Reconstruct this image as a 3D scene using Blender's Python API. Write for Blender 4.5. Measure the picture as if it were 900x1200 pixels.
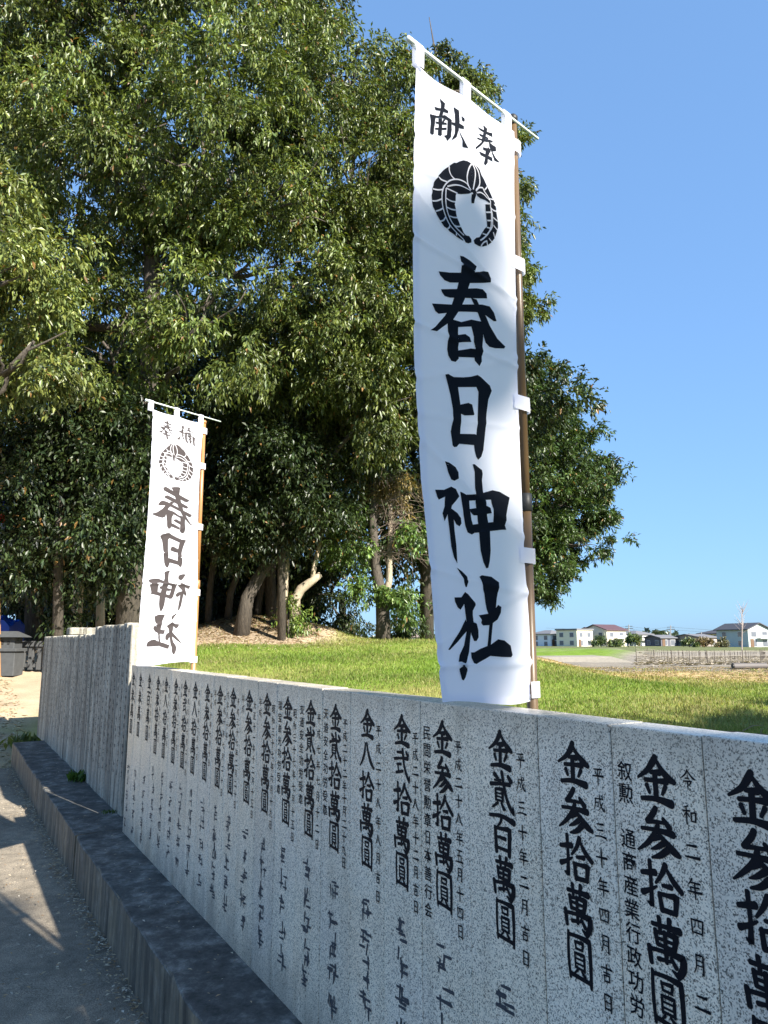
import bpy, bmesh, math, random
import numpy as np
from mathutils import Vector, Matrix
from mathutils.geometry import tessellate_polygon
for o in list(bpy.data.objects): bpy.data.objects.remove(o)
R=math.radians
sc=bpy.context.scene; col=sc.collection
EYE=1.70; PITCH=R(9.944)
# ------------------------------------------------------------------ camera
cam=bpy.data.cameras.new('camera'); co=bpy.data.objects.new('camera',cam); col.objects.link(co)
cam.sensor_fit='VERTICAL'; cam.sensor_height=36; cam.lens=26; cam.clip_start=0.05; cam.clip_end=6000
co.location=(0,0,EYE); co.rotation_euler=(R(90)+PITCH,0,0); sc.camera=co
# ------------------------------------------------------------------ light
SUN_AZ=137.4; SUN_EL=31.3
w=bpy.data.worlds.new('World'); sc.world=w; w.use_nodes=True
nt=w.node_tree; bg=nt.nodes['Background']
sky=nt.nodes.new('ShaderNodeTexSky'); sky.sky_type='NISHITA'; sky.sun_disc=False
sky.sun_elevation=R(SUN_EL); sky.sun_rotation=R(SUN_AZ); sky.altitude=0
sky.air_density=1.0; sky.dust_density=0.8; sky.ozone_density=3.0
gm=nt.nodes.new('ShaderNodeGamma'); gm.inputs[1].default_value=.42
hs=nt.nodes.new('ShaderNodeVectorMath'); hs.operation='MULTIPLY'; hs.inputs[1].default_value=(.585,.93,1.40)
nt.links.new(sky.outputs[0],gm.inputs[0]); nt.links.new(gm.outputs[0],hs.inputs[0]); nt.links.new(hs.outputs[0],bg.inputs[0]); bg.inputs[1].default_value=0.118
sd=Vector((math.sin(R(SUN_AZ))*math.cos(R(SUN_EL)),math.cos(R(SUN_AZ))*math.cos(R(SUN_EL)),math.sin(R(SUN_EL))))
sl=bpy.data.lights.new('sun','SUN'); sl.energy=4.4; sl.angle=R(0.53); sl.color=(1.0,0.94,0.84)
so=bpy.data.objects.new('sun',sl); col.objects.link(so); so.rotation_euler=sd.to_track_quat('Z','Y').to_euler(); so.location=(0,-20,30)
vs=sc.view_settings; vs.view_transform='Standard'; vs.look='None'; vs.gamma=1; vs.exposure=1.85; vs.use_curve_mapping=False

# ------------------------------------------------------------------ frames of reference
WA=R(30.331)                                   # the wall runs 30 degrees left of the view
U=Vector((-math.sin(WA),math.cos(WA),0)); N=Vector((math.cos(WA),math.sin(WA),0))
def wp(s,n,z): return U*s+N*n+Vector((0,0,z))
FL=867.0; CT,ST=math.cos(PITCH),math.sin(PITCH)
def at(x,y,Y):                                  # a point at depth Y along a sight line
    v=600-y; r=Vector((x-450,FL*CT-v*ST,FL*ST+v*CT)); r*=Y/r.y; r.z+=EYE; return r
rng=np.random.default_rng(7); random.seed(7)

# ------------------------------------------------------------------ object helpers
def link(o,parent=None):
    col.objects.link(o)
    if parent is not None:
        o.parent=parent
        o.matrix_parent_inverse=Matrix.Identity(4)
    return o
def mesh_obj(name,V,F,mat=None,parent=None,smooth=False,world=True):
    me=bpy.data.meshes.new(name); me.from_pydata([tuple(v) for v in V],[],[tuple(f) for f in F])
    o=bpy.data.objects.new(name,me)
    if mat:
        for m_ in (mat if isinstance(mat,(list,tuple)) else [mat]): me.materials.append(m_)
    if smooth: me.polygons.foreach_set('use_smooth',[True]*len(me.polygons))
    if parent is not None and world:            # verts given in world coordinates
        chain=parent.location.copy(); p=parent.parent
        if parent.rotation_euler.z and not p: 
            me.transform(Matrix.Rotation(-parent.rotation_euler.z,4,'Z')@Matrix.Translation(-parent.location))
        else:
            while p: chain+=p.location; p=p.parent
            me.transform(Matrix.Translation(-chain))
    link(o,parent); me.update(); return o
def tag(o,label=None,cat=None,group=None,kind=None):
    if label: o['label']=label
    if cat: o['category']=cat
    if group: o['group']=group
    if kind: o['kind']=kind
    return o
def thing(name,label,cat,loc=(0,0,0),rz=0,group=None):
    o=bpy.data.objects.new(name,None); o.location=loc; o.rotation_euler.z=rz; o.empty_display_size=.1
    link(o); return tag(o,label,cat,group)
class MB:
    def __init__(s): s.V=[]; s.F=[]
    def add(s,V,F):
        k=len(s.V); s.V+= [Vector(v) for v in V]; s.F+=[tuple(i+k for i in f) for f in F]; return s
    def hexa(s,P): # 8 points: bottom loop then top loop
        return s.add(P,[(3,2,1,0),(4,5,6,7),(0,1,5,4),(1,2,6,5),(2,3,7,6),(3,0,4,7)])
    def box(s,x0,x1,y0,y1,z0,z1,T=None,ch=0):
        if ch<=0:
            P=[(x0,y0,z0),(x1,y0,z0),(x1,y1,z0),(x0,y1,z0),(x0,y0,z1),(x1,y0,z1),(x1,y1,z1),(x0,y1,z1)]
            P=[Vector(p) for p in P]
            if T: P=[T(p) for p in P]
            return s.hexa(P)
        # chamfered on the top rim and vertical edges
        c=ch
        def ring(z,i):
            return [(x0+c+i,y0+i,z),(x1-c-i,y0+i,z),(x1-i,y0+c+i,z),(x1-i,y1-c-i,z),(x1-c-i,y1-i,z),(x0+c+i,y1-i,z),(x0+i,y1-c-i,z),(x0+i,y0+c+i,z)]
        P=[Vector(p) for p in ring(z0,0)+ring(z1-c,0)+ring(z1,c*.8)]
        if T: P=[T(p) for p in P]
        F=[tuple(range(7,-1,-1)),tuple(range(16,24))]
        for a in (0,8):
            for i in range(8): F.append((a+i,a+(i+1)%8,a+8+(i+1)%8,a+8+i))
        return s.add(P,F)
    def tube(s,pts,rads,k=8,cap=True):
        pts=[Vector(p) for p in pts]; n=len(pts)
        if not hasattr(rads,'__len__'): rads=[rads]*n
        V=[];F=[]
        prev=None
        for i,p in enumerate(pts):
            t=(pts[min(i+1,n-1)]-pts[max(i-1,0)]).normalized()
            if prev is None:
                a=Vector((1,0,0)) if abs(t.x)<.8 else Vector((0,1,0)); x=(a-t*a.dot(t)).normalized()
            else: x=(prev-t*prev.dot(t)).normalized()
            prev=x; y=t.cross(x)
            for j in range(k):
                an=2*math.pi*j/k; V.append(p+(x*math.cos(an)+y*math.sin(an))*rads[i])
        for i in range(n-1):
            for j in range(k): F.append((i*k+j,i*k+(j+1)%k,(i+1)*k+(j+1)%k,(i+1)*k+j))
        if cap: F.append(tuple(range(k-1,-1,-1))); F.append(tuple((n-1)*k+j for j in range(k)))
        return s.add(V,F)
    def obj(s,name,mat,parent=None,smooth=False): return mesh_obj(name,s.V,s.F,mat,parent,smooth)
def ss(x,a,b):
    t=np.clip((np.asarray(x,dtype=float)-a)/(b-a),0,1); return t*t*(3-2*t)

# ------------------------------------------------------------------ materials
def newmat(name):
    m=bpy.data.materials.new(name); m.use_nodes=True; n=m.node_tree; p=n.nodes['Principled BSDF']; return m,n,p
def N_(n,t,**k):
    x=n.nodes.new(t)
    for a,b in k.items(): setattr(x,a,b)
    return x
def coords(n,scale=(1,1,1),obj=True):
    tc=N_(n,'ShaderNodeNewGeometry'); mp=N_(n,'ShaderNodeMapping'); mp.inputs['Scale'].default_value=scale
    n.links.new(tc.outputs['Position'],mp.inputs[0]); return mp.outputs[0]
def noise(n,vec,scale,detail=4,rough=.6):
    x=N_(n,'ShaderNodeTexNoise'); x.inputs['Scale'].default_value=scale; x.inputs['Detail'].default_value=detail; x.inputs['Roughness'].default_value=rough
    n.links.new(vec,x.inputs['Vector']); return x.outputs['Fac']
def ramp(n,fac,stops,interp='LINEAR'):
    r=N_(n,'ShaderNodeValToRGB'); r.color_ramp.interpolation=interp
    e=r.color_ramp.elements
    while len(e)<len(stops): e.new(.5)
    for q,(p,c) in zip(e,stops): q.position=p; q.color=(c if len(c)==4 else (*c,1)) if hasattr(c,'__len__') else (c,c,c,1)
    n.links.new(fac,r.inputs[0]); return r.outputs[0]
def mix(n,fac,a,b,mode='MIX'):
    x=N_(n,'ShaderNodeMix',data_type='RGBA',blend_type=mode)
    for s_,i in ((fac,0),(a,6),(b,7)):
        if isinstance(s_,(int,float)): x.inputs[i].default_value=s_
        elif isinstance(s_,tuple): x.inputs[i].default_value=(*s_,1)
        else: n.links.new(s_,x.inputs[i])
    return x.outputs[2]
def bump(n,p,h,st,dist=.01):
    b=N_(n,'ShaderNodeBump'); b.inputs['Strength'].default_value=st; b.inputs['Distance'].default_value=dist
    n.links.new(h,b.inputs['Height']); n.links.new(b.outputs[0],p.inputs['Normal'])
def simple(name,c,rough=.7,var=.25,scale=8,bmp=.0,spec=.3,metal=0):
    m,n,p=newmat(name); v=coords(n); f=noise(n,v,scale)
    n.links.new(mix(n,f,tuple(x*(1-var) for x in c),tuple(min(1,x*(1+var)) for x in c)),p.inputs['Base Color'])
    p.inputs['Roughness'].default_value=rough; p.inputs['Specular IOR Level'].default_value=spec; p.inputs['Metallic'].default_value=metal
    if bmp: bump(n,p,f,bmp)
    return m
M={}
def granite():
    m,n,p=newmat('granite'); v=coords(n)
    vo=N_(n,'ShaderNodeTexVoronoi'); vo.inputs['Scale'].default_value=380; n.links.new(v,vo.inputs['Vector'])
    sep=N_(n,'ShaderNodeSeparateColor'); n.links.new(vo.outputs['Color'],sep.inputs[0])
    f2=noise(n,v,110,3,.75)
    ad=N_(n,'ShaderNodeMath',operation='MULTIPLY_ADD'); n.links.new(f2,ad.inputs[0]); ad.inputs[1].default_value=1.1; n.links.new(sep.outputs[0],ad.inputs[2])
    c=ramp(n,ad.outputs[0],[(0.34,(.03,.032,.034)),(.58,(.16,.165,.165)),(.76,(.42,.42,.41)),(.95,(.82,.81,.79)),(1.0,(.92,.91,.88))])
    big=noise(n,v,3.0,4,.6)
    tint=ramp(n,big,[(.35,(.98,.89,.77)),(.55,(1.0,.90,.75)),(.7,(1.0,.86,.69))])
    st=noise(n,coords(n,(14,14,1.2)),1.0,3)
    stain=ramp(n,st,[(.3,.78),(.6,1.0)])
    c=mix(n,1.0,c,tint,'MULTIPLY'); c=mix(n,.7,c,stain,'MULTIPLY')
    li=noise(n,v,7,5,.65); lm=ramp(n,li,[(.66,0.0),(.72,.5)])
    c=mix(n,lm,c,(.46,.46,.34))
    oi=N_(n,'ShaderNodeObjectInfo'); c=mix(n,1.0,c,ramp(n,oi.outputs['Random'],[(0.,(.84,.84,.85)),(.5,(.98,.96,.93)),(1.,(1.0,1.0,1.0))]),'MULTIPLY')
    sx=N_(n,'ShaderNodeSeparateXYZ'); n.links.new(v,sx.inputs[0]); dn=noise(n,coords(n,(9,9,2.2)),1.3,5,.7)
    mm=N_(n,'ShaderNodeMath',operation='MULTIPLY_ADD'); n.links.new(dn,mm.inputs[0]); mm.inputs[1].default_value=-.55; n.links.new(sx.outputs[2],mm.inputs[2])
    c=mix(n,ramp(n,mm.outputs[0],[(.08,.55),(.30,0.)]),c,(.12,.11,.09))
    tp_=N_(n,'ShaderNodeMath',operation='MULTIPLY_ADD'); n.links.new(dn,tp_.inputs[0]); tp_.inputs[1].default_value=.22; n.links.new(sx.outputs[2],tp_.inputs[2])
    sc_=N_(n,'ShaderNodeMath',operation='SUBTRACT'); n.links.new(tp_.outputs[0],sc_.inputs[0]); sc_.inputs[1].default_value=1.0
    c=mix(n,ramp(n,sc_.outputs[0],[(.56,0.),(.66,.45)]),c,(.20,.19,.16))
    n.links.new(c,p.inputs['Base Color']); p.inputs['Roughness'].default_value=.33; p.inputs['Specular IOR Level'].default_value=.4
    bump(n,p,ad.outputs[0],.15,.002); return m
M['granite']=granite()
def old_stone():
    m,n,p=newmat('weathered_stone'); v=coords(n)
    a=noise(n,v,60,4,.7); c=ramp(n,a,[(.3,(.27,.26,.225)),(.7,(.56,.53,.46))])
    st=noise(n,coords(n,(11,11,.9)),2.0,5,.7); s=ramp(n,st,[(.36,(.16,.16,.155)),(.52,(1,1,1))])
    c=mix(n,.8,c,s,'MULTIPLY')
    b=noise(n,v,5,4); c=mix(n,ramp(n,b,[(.6,0.),(.75,.45)]),c,(.17,.17,.12))
    oi=N_(n,'ShaderNodeObjectInfo'); c=mix(n,1.0,c,ramp(n,oi.outputs['Random'],[(0.,(.52,.50,.47)),(.5,(.80,.78,.74)),(1.,(1.0,.97,.92))]),'MULTIPLY')
    n.links.new(c,p.inputs['Base Color']); p.inputs['Roughness'].default_value=.85; bump(n,p,a,.4,.004); return m
M['oldstone']=old_stone()
def kerbmat():
    m,n,p=newmat('weathered_concrete'); v=coords(n)
    a=noise(n,coords(n,(1,1,1)),7,9,.78); c=ramp(n,a,[(.36,(.024,.024,.022)),(.50,(.075,.073,.067)),(.60,(.17,.165,.15)),(.72,(.42,.40,.36))])
    st=noise(n,coords(n,(9,9,.5)),1.6,6,.7); s=ramp(n,st,[(.36,(.35,.35,.35)),(.50,(1,1,1)),(.66,(2.0,1.8,1.5))])
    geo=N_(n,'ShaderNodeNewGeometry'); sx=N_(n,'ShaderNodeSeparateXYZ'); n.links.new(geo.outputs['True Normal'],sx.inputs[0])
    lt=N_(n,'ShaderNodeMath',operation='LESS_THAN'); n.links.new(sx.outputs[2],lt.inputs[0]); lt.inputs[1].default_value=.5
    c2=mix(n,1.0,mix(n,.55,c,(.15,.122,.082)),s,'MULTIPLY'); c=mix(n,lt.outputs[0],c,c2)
    n.links.new(c,p.inputs['Base Color']); p.inputs['Roughness'].default_value=.8
    f=noise(n,v,90,5,.7); bump(n,p,f,.5,.004); return m
M['kerb']=kerbmat()
def roadmat():
    m,n,p=newmat('road_surface'); v=coords(n)
    a=noise(n,v,1.1,5,.6); b=noise(n,v,190,2,.8); d=noise(n,v,9,6,.72)
    c=ramp(n,a,[(.3,(.135,.115,.088)),(.7,(.25,.21,.155))])
    c=mix(n,1.0,c,ramp(n,b,[(.32,.3),(.68,1.8)]),'MULTIPLY'); c=mix(n,.6,c,ramp(n,d,[(.35,.5),(.65,1.4)]),'MULTIPLY')
    n.links.new(c,p.inputs['Base Color']); p.inputs['Roughness'].default_value=.85; bump(n,p,b,.5,.004); return m
M['road']=roadmat()
def vcol(name,rough=.9,sc_=40,amt=.5,bmp=.4,fine=220):
    m,n,p=newmat(name); v=coords(n); at_=N_(n,'ShaderNodeAttribute',attribute_name='tint')
    a=noise(n,v,sc_,5,.7); f=noise(n,v,1.7,5,.6)
    c=mix(n,amt,at_.outputs['Color'],ramp(n,a,[(.3,.55),(.7,1.5)]),'MULTIPLY')
    c=mix(n,.5,c,ramp(n,f,[(.35,.7),(.65,1.25)]),'MULTIPLY')
    n.links.new(c,p.inputs['Base Color']); p.inputs['Roughness'].default_value=rough; p.inputs['Specular IOR Level'].default_value=.15
    bump(n,p,a,bmp,.03); return m
M['ground']=vcol('earth_and_turf')
def leafmat(name,rough=.42,trans=.24,spec=.5):
    m,n,p=newmat(name); at_=N_(n,'ShaderNodeAttribute',attribute_name='tint')
    n.links.new(at_.outputs['Color'],p.inputs['Base Color']); p.inputs['Roughness'].default_value=rough; p.inputs['Specular IOR Level'].default_value=spec
    tr=N_(n,'ShaderNodeBsdfTranslucent'); tc=mix(n,1.0,at_.outputs['Color'],(1.25,1.3,.55),'MULTIPLY'); n.links.new(tc,tr.inputs[0])
    ms=N_(n,'ShaderNodeMixShader'); ms.inputs[0].default_value=trans
    out=n.nodes['Material Output']; n.links.new(p.outputs[0],ms.inputs[1]); n.links.new(tr.outputs[0],ms.inputs[2]); n.links.new(ms.outputs[0],out.inputs[0]); return m
M['leaf']=leafmat('oak_leaves'); M['blade']=leafmat('grass_blades',.55,.4,.3); M['litter']=leafmat('dry_leaves',.7,.1,.2)
def bark():
    m,n,p=newmat('bark'); a=noise(n,coords(n,(9,9,2)),3,6,.7); c=ramp(n,a,[(.3,(.022,.018,.014)),(.7,(.095,.078,.06))])
    n.links.new(c,p.inputs['Base Color']); p.inputs['Roughness'].default_value=.9; bump(n,p,a,.8,.03); return m
M['bark']=bark(); M['palebark']=simple('pale_bark',(.30,.25,.18),.9,.5,12,.5)
def cloth():
    m,n,p=newmat('banner_cloth'); v=coords(n); f=noise(n,v,14,4,.6)
    n.links.new(mix(n,f,(.88,.87,.93),(.94,.93,.97)),p.inputs['Base Color']); p.inputs['Roughness'].default_value=.65; p.inputs['Specular IOR Level'].default_value=.25
    g=noise(n,v,1500,2,.5); bump(n,p,g,.08,.0006)
    tr=N_(n,'ShaderNodeBsdfTranslucent'); tr.inputs[0].default_value=(.86,.88,.97,1); ms=N_(n,'ShaderNodeMixShader'); ms.inputs[0].default_value=.48
    out=n.nodes['Material Output']; n.links.new(p.outputs[0],ms.inputs[1]); n.links.new(tr.outputs[0],ms.inputs[2]); n.links.new(ms.outputs[0],out.inputs[0]); return m
M['cloth']=cloth()
M['ink']=simple('black_ink',(.007,.009,.014),.85,.2,30,0,.08)
M['inkthru']=simple('ink_showing_through',(.040,.032,.032),.8,.15,30)
M['paint']=simple('black_letter_paint',(.006,.007,.011),.6,.3,60,.1,.12)
M['fadepaint']=simple('faded_letter_paint',(.05,.055,.065),.6,.5,40)
M['wornpaint']=simple('worn_letter_paint',(.035,.035,.035),.8,.5,60)
def polemat(name,a,b):
    m,n,p=newmat(name); f=noise(n,coords(n,(30,30,3)),2,4,.6); n.links.new(mix(n,f,a,b),p.inputs['Base Color']); p.inputs['Roughness'].default_value=.38; return m
M['pole1']=polemat('brown_pole',(.075,.045,.022),(.15,.095,.045)); M['pole2']=polemat('tan_pole',(.25,.115,.04),(.40,.20,.075))
M['rod']=simple('white_rod',(.62,.68,.62),.4,.1,30); M['black']=simple('black_plastic',(.02,.02,.02),.5,.2,30)

# ------------------------------------------------------------------ terrain
def turf_z(X,Y):
    X=np.asarray(X,float);Y=np.asarray(Y,float)
    base=.80-.45*ss(Y,20,70)
    L=1-ss(X,1.6,6.8)
    rise=L*.93*ss(Y,7,23)*(1-.9*ss(Y,27,42))
    mound=.80*np.exp(-(((X+4.2)/2.1)**2+((Y-23.6)/2.2)**2))
    m2=.25*np.exp(-(((X+2.0)/.8)**2+((Y-22.6)/1.4)**2))
    bank=.75*ss(Y,50,56)*(1-ss(Y,62,70))*ss(X,4,9)*(1-ss(X,17.5,20.5))
    wob=.025*np.sin(X*1.3+Y*.7)+.02*np.sin(X*.6-Y*1.9)
    return base+rise+mound+m2+bank+wob
def road_z(s): return np.where(s<10.9,.02,.02+(s-10.9)*.135)
def full_z(s,n):
    X=U.x*s+N.x*n; Y=U.y*s+N.y*n; t=turf_z(X,Y); rz=np.minimum(road_z(s),t)
    m=ss(s,9,12.5); wv=ss(n,1.31,4.2)
    A=t*(1-m)+(rz*(1-wv)+t*wv)*m
    return A,rz
def grid_obj(name,S,Nn,side):
    SS,NN=np.meshgrid(S,Nn,indexing='ij'); A,B=full_z(SS,NN); Z=A if side=='turf' else B
    X=U.x*SS+N.x*NN; Y=U.y*SS+N.y*NN
    V=np.stack([X,Y,Z],-1).reshape(-1,3); a,b=SS.shape
    idx=np.arange(a*b).reshape(a,b); F=np.stack([idx[:-1,:-1],idx[:-1,1:],idx[1:,1:],idx[1:,:-1]],-1).reshape(-1,4)[:,::-1]
    me=bpy.data.meshes.new(name); me.from_pydata(V.tolist(),[],F.tolist()); me.materials.append(M['ground'])
    me.polygons.foreach_set('use_smooth',[True]*len(me.polygons))
    c=ground_col(V[:,0],V[:,1],SS.reshape(-1),NN.reshape(-1)); ca=me.color_attributes.new('tint','FLOAT_COLOR','POINT'); ca.data.foreach_set('color',np.c_[c,np.ones(len(c))].reshape(-1))
    o=bpy.data.objects.new(name,me); link(o); return o
def blobn(X,Y,f,seed):
    r=np.random.default_rng(seed); o=0
    for k in range(5):
        a,b,ph=r.normal(0,1,2)*f*(1+k*.6),0,r.uniform(0,6.28); o=o+np.sin(X*a[0]+Y*a[1]+ph)/(1+k*.5)
    return o/2.2
GREEN=np.array([.13,.21,.022]); STRAW=np.array([.36,.27,.13]); DIRT=np.array([.34,.26,.18]); GREY=np.array([.21,.185,.15]); DARK=np.array([.055,.05,.035])
def ground_col(X,Y,S,Nn):
    n1=blobn(X,Y,.8,1); n2=blobn(X,Y,3.,2)
    c=np.tile(GREEN,(len(X),1))
    def lay(m,colr):
        m=np.clip(m,0,1)[:,None]; return c*(1-m)+colr*m
    c=lay(.22+.45*n1+.25*n2,STRAW*.95*np.array([.85,1,.7]))
    right=ss(X,2.5,5)
    c=lay(right*ss(Y+1.2*n1,16.5,18.5),STRAW*1.15)
    c=lay(right*ss(Y+1.5*n1,21,24),GREY)
    c=lay(right*ss(Y,46,50)*(1-ss(X/Y+.02*n1,.29,.33))*(1-.4*np.clip(n2,0,1)),GREEN*.85)
    c=lay(right*ss(Y,95,110),np.array([.12,.13,.05]))
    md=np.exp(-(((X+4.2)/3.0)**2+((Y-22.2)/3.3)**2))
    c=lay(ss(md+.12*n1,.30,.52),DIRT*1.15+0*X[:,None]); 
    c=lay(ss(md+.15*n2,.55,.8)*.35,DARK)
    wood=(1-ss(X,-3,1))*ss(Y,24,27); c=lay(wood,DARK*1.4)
    lf=ss(-X,5.2,6.2)*ss(Y,9,12); c=lay(lf*.95,DIRT*1.2)
    rd=1-ss(Nn,1.25,1.33); c=lay(rd*(1-ss(S,9,12)),np.array([.44,.40,.32])); c=lay(rd*ss(S,9,12)*.85,DIRT*1.25); c=lay(rd*ss(S,9,12)*np.clip(n2*1.2,0,1)*.35,GREEN*.9); c=lay(rd*ss(S,9,12)*np.clip(-n2,0,1)*.6,DIRT*.7)
    return np.clip(c,0,1)
def geo(a,b,n): return a*(b/a)**(np.linspace(0,1,n))
Sg=np.concatenate([-geo(1,900,30)[::-1]-3,np.arange(-3.5,60,.35),60+geo(1,2600,34)])
Ng=np.concatenate([[1.305],1.305+geo(.15,1.2,8),np.arange(2.8,36,.35),36+geo(.5,2800,44)])
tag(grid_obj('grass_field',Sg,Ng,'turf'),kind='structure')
Nb=np.concatenate([-geo(1,2500,30)[::-1]-9,np.arange(-9.5,1.3,.4),[1.305]])
tag(grid_obj('ground',Sg,Nb,'road'),kind='structure')
def hgt(X,Y):
    s=X*U.x+Y*U.y; n=X*N.x+Y*N.y; A,B=full_z(np.array(s,float),np.array(n,float)); return float(A if n>1.305 else B)
# road: two poured slabs with a joint
RZ=.10
V=[];F=[]
NS=60;nn=[-9,-6,-3,-1.5,-.5,.2,.6,.93]
for i in range(NS+1):
    s=-25+i*(36.0+.0)/NS
    for n in nn: V.append(wp(s,n,RZ+.012*math.sin(s*.7+n)*(.9-n>0.1)))
for i in range(NS):
    for j in range(len(nn)-1):
        a=i*len(nn)+j; F.append((a,a+1,a+len(nn)+1,a+len(nn)))
tag(mesh_obj('road',V,[f[::-1] for f in F],M['road'],smooth=True),kind='structure')

# kerb ledge under the wall: poured lengths with open joints
kb=bpy.data.objects.new('kerb',None); link(kb); tag(kb,kind='structure')
kj=[-4,-.3,2.1,5.75,7.7,9.5,11.25]
for a,b in zip(kj[:-1],kj[1:]):
    mb=MB(); m=int((b-a)*9); pr=[]
    for i in range(m+1):
        s=a+.004+(b-a-.008)*i/m; j1,j2=random.uniform(-.004,.004),random.uniform(-.005,.004)
        if random.random()<.15: j1+=.012; j2-=.014
        zt_=.385
        pr.append([wp(s,.893+.006,.0),wp(s,.893+j1*.5,.10),wp(s,.893+j1,zt_-.006+j2),wp(s,.899+j1,zt_+j2*.4),wp(s,1.10,zt_+.003),wp(s,1.45,zt_+.006),wp(s,1.45,0)])
    V=[p for r_ in pr for p in r_]; F=[]
    for i in range(m):
        for j in range(6): F.append((i*7+j,i*7+j+1,(i+1)*7+j+1,(i+1)*7+j))
    F.append(tuple(range(6,-1,-1))); F.append(tuple(m*7+j for j in range(7)))
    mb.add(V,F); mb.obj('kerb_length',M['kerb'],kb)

# ------------------------------------------------------------------ brush lettering
G={
'金':"52,3,11 46,15,13 30,34,10 4,50,5|52,8,6 66,27,10 82,41,14 97,49,9|38,36,7 62,34,12|24,53,8 52,51,8 78,50,12|50,36,11 50,88,11|27,63,9 33,77,7|75,61,9 66,76,6|12,92,8 50,87,10 88,92,15",
'参':"49,0,10 42,13,11 26,30,9|26,30,9 50,28,7 74,27,6|66,18,7 80,34,12|12,46,7 50,44,8 88,45,13|52,33,9 42,54,10 24,74,9 1,92,4|50,46,6 68,62,10 86,76,14 100,84,8|57,54,10 45,62,7 34,68,3|63,66,11 46,78,8 32,84,3|71,78,12 53,92,10 34,100,4",
'拾':"2,30,8 38,23,12|24,2,9 26,50,8 24,88,11 14,84,4|2,68,11 20,60,8 40,48,4|64,2,11 54,22,9 38,42,5|66,10,6 80,28,11 100,46,10|54,44,6 76,42,10|46,60,9 50,92,10|46,61,7 66,59,8 87,58,12 82,90,9|50,90,9 82,88,9",
'萬':"20,17,8 52,15,8 84,14,13|36,2,9 38,24,8|62,0,10 58,24,7|26,28,9 30,54,8|26,31,7 50,29,7 75,28,12 70,54,9|30,41,6 70,41,6|30,53,7 70,53,7|49,26,8 49,82,8|10,62,10 14,92,9|10,67,7 50,63,8 88,62,13 87,82,13 76,99,11 62,92,4|30,81,8 64,75,5|61,70,7 72,85,9",
'圓':"10,2,8 8,50,9 12,96,8|14,7,7 50,5,8 90,7,13 92,50,11 90,100,9|12,88,9 50,90,8 88,91,9|34,17,6 38,31,6|34,18,5 66,17,8 62,31,6|36,31,5 64,31,5|32,41,6 34,72,6|32,42,5 68,41,8 68,72,7|34,52,4 66,52,4|34,62,4 66,62,4|34,71,5 66,71,5|42,75,6 30,85,4|56,75,5 70,85,9",
'貳':"22,9,12 36,18,8|6,36,10 40,30,8 82,27,10|22,24,5 46,22,7|52,0,10 58,30,9 68,62,9 82,84,11 95,97,9 94,80,3|76,8,9 88,20,12|26,45,7 26,74,7|26,46,6 54,43,9 54,74,7|29,55,4 52,55,4|29,64,4 52,64,4|29,73,5 52,73,5|34,78,7 12,94,5|47,78,6 58,92,10",
'弐':"8,36,9 44,31,7 86,27,11|24,14,7 50,12,9|24,51,7 48,48,8|28,50,7 32,72,6|18,78,8 58,68,8|56,2,10 62,40,9 76,72,10 95,98,9 95,80,4|76,8,8 87,19,11",
'八':"40,12,8 34,46,11 20,70,9 2,90,5|50,8,7 58,36,10 76,68,13 98,88,10",
'百':"2,10,8 50,6,9 98,14,14|50,8,9 44,22,7 32,34,5|22,36,10 26,96,11|22,38,8 50,36,8 79,34,13 76,98,11|30,60,6 62,60,9|28,86,7 72,86,8",
'日':"24,6,9 26,92,9|24,8,8 76,6,12 74,94,10|28,46,7 72,46,7|28,84,8 72,84,8",
'月':"30,4,8 30,60,8 14,96,5|30,6,7 76,4,11 76,94,10 62,86,4|32,32,6 74,32,6|32,56,6 74,56,6",
'吉':"8,24,7 92,22,11|50,2,9 50,48,8|24,48,7 76,46,8|26,62,8 30,94,8|26,62,8 74,60,10 70,92,9|30,92,8 70,92,8",
'年':"36,2,9 14,34,6|26,24,7 86,20,9|22,46,7 82,42,8|24,46,7 26,68,7|4,70,7 96,64,12|54,22,8 54,100,8",
'平':"16,14,7 84,10,10|28,26,7 36,42,9|72,24,9 62,42,5|4,54,7 96,48,12|50,12,8 50,100,8",
'成':"14,28,6 86,22,8|18,28,8 16,66,7 2,96,4|22,48,6 44,46,7 42,74,7 32,70,4|56,2,8 60,46,8 76,80,8 96,94,9 94,74,4|84,44,6 62,78,5 44,92,4|72,4,7 82,14,8",
'三':"22,16,8 78,12,12|26,50,7 74,46,10|4,88,8 50,82,8 98,86,13",
'十':"4,48,8 96,42,13|50,4,10 50,98,9",
'二':"20,22,8 80,18,13|2,80,8 98,76,15",
'一':"4,52,9 96,46,14",
'四':"12,20,8 18,84,8|12,22,7 90,18,11 82,84,9|40,22,6 36,52,6 26,60,4|60,20,6 60,50,6 74,54,6|18,82,7 82,80,8",
'五':"14,12,7 86,8,10|46,12,8 36,88,7|18,48,7 76,44,10 72,88,8|2,92,8 98,88,13",
'七':"4,50,8 94,34,11|42,6,9 44,70,8 56,88,8 94,84,8 94,66,5",
'六':"48,2,9 54,16,10|4,34,7 96,28,12|38,50,8 10,94,5|60,48,7 90,90,12",
'九':"8,30,7 66,26,10 64,76,8 74,90,8 98,86,8 98,68,4|38,4,8 34,50,8 4,94,4",
'令':"50,2,9 34,28,8 2,50,4|54,8,7 74,30,9 98,46,9|34,46,7 58,44,8|22,62,7 78,58,9 58,82,5|50,62,7 50,100,6",
'和':"40,4,8 12,16,5|4,32,7 50,28,9|28,14,7 28,98,8|26,36,6 4,66,4|32,40,6 48,58,7|60,36,8 62,80,8|60,36,7 92,34,10 88,80,8|62,78,7 90,78,8",
}
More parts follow.
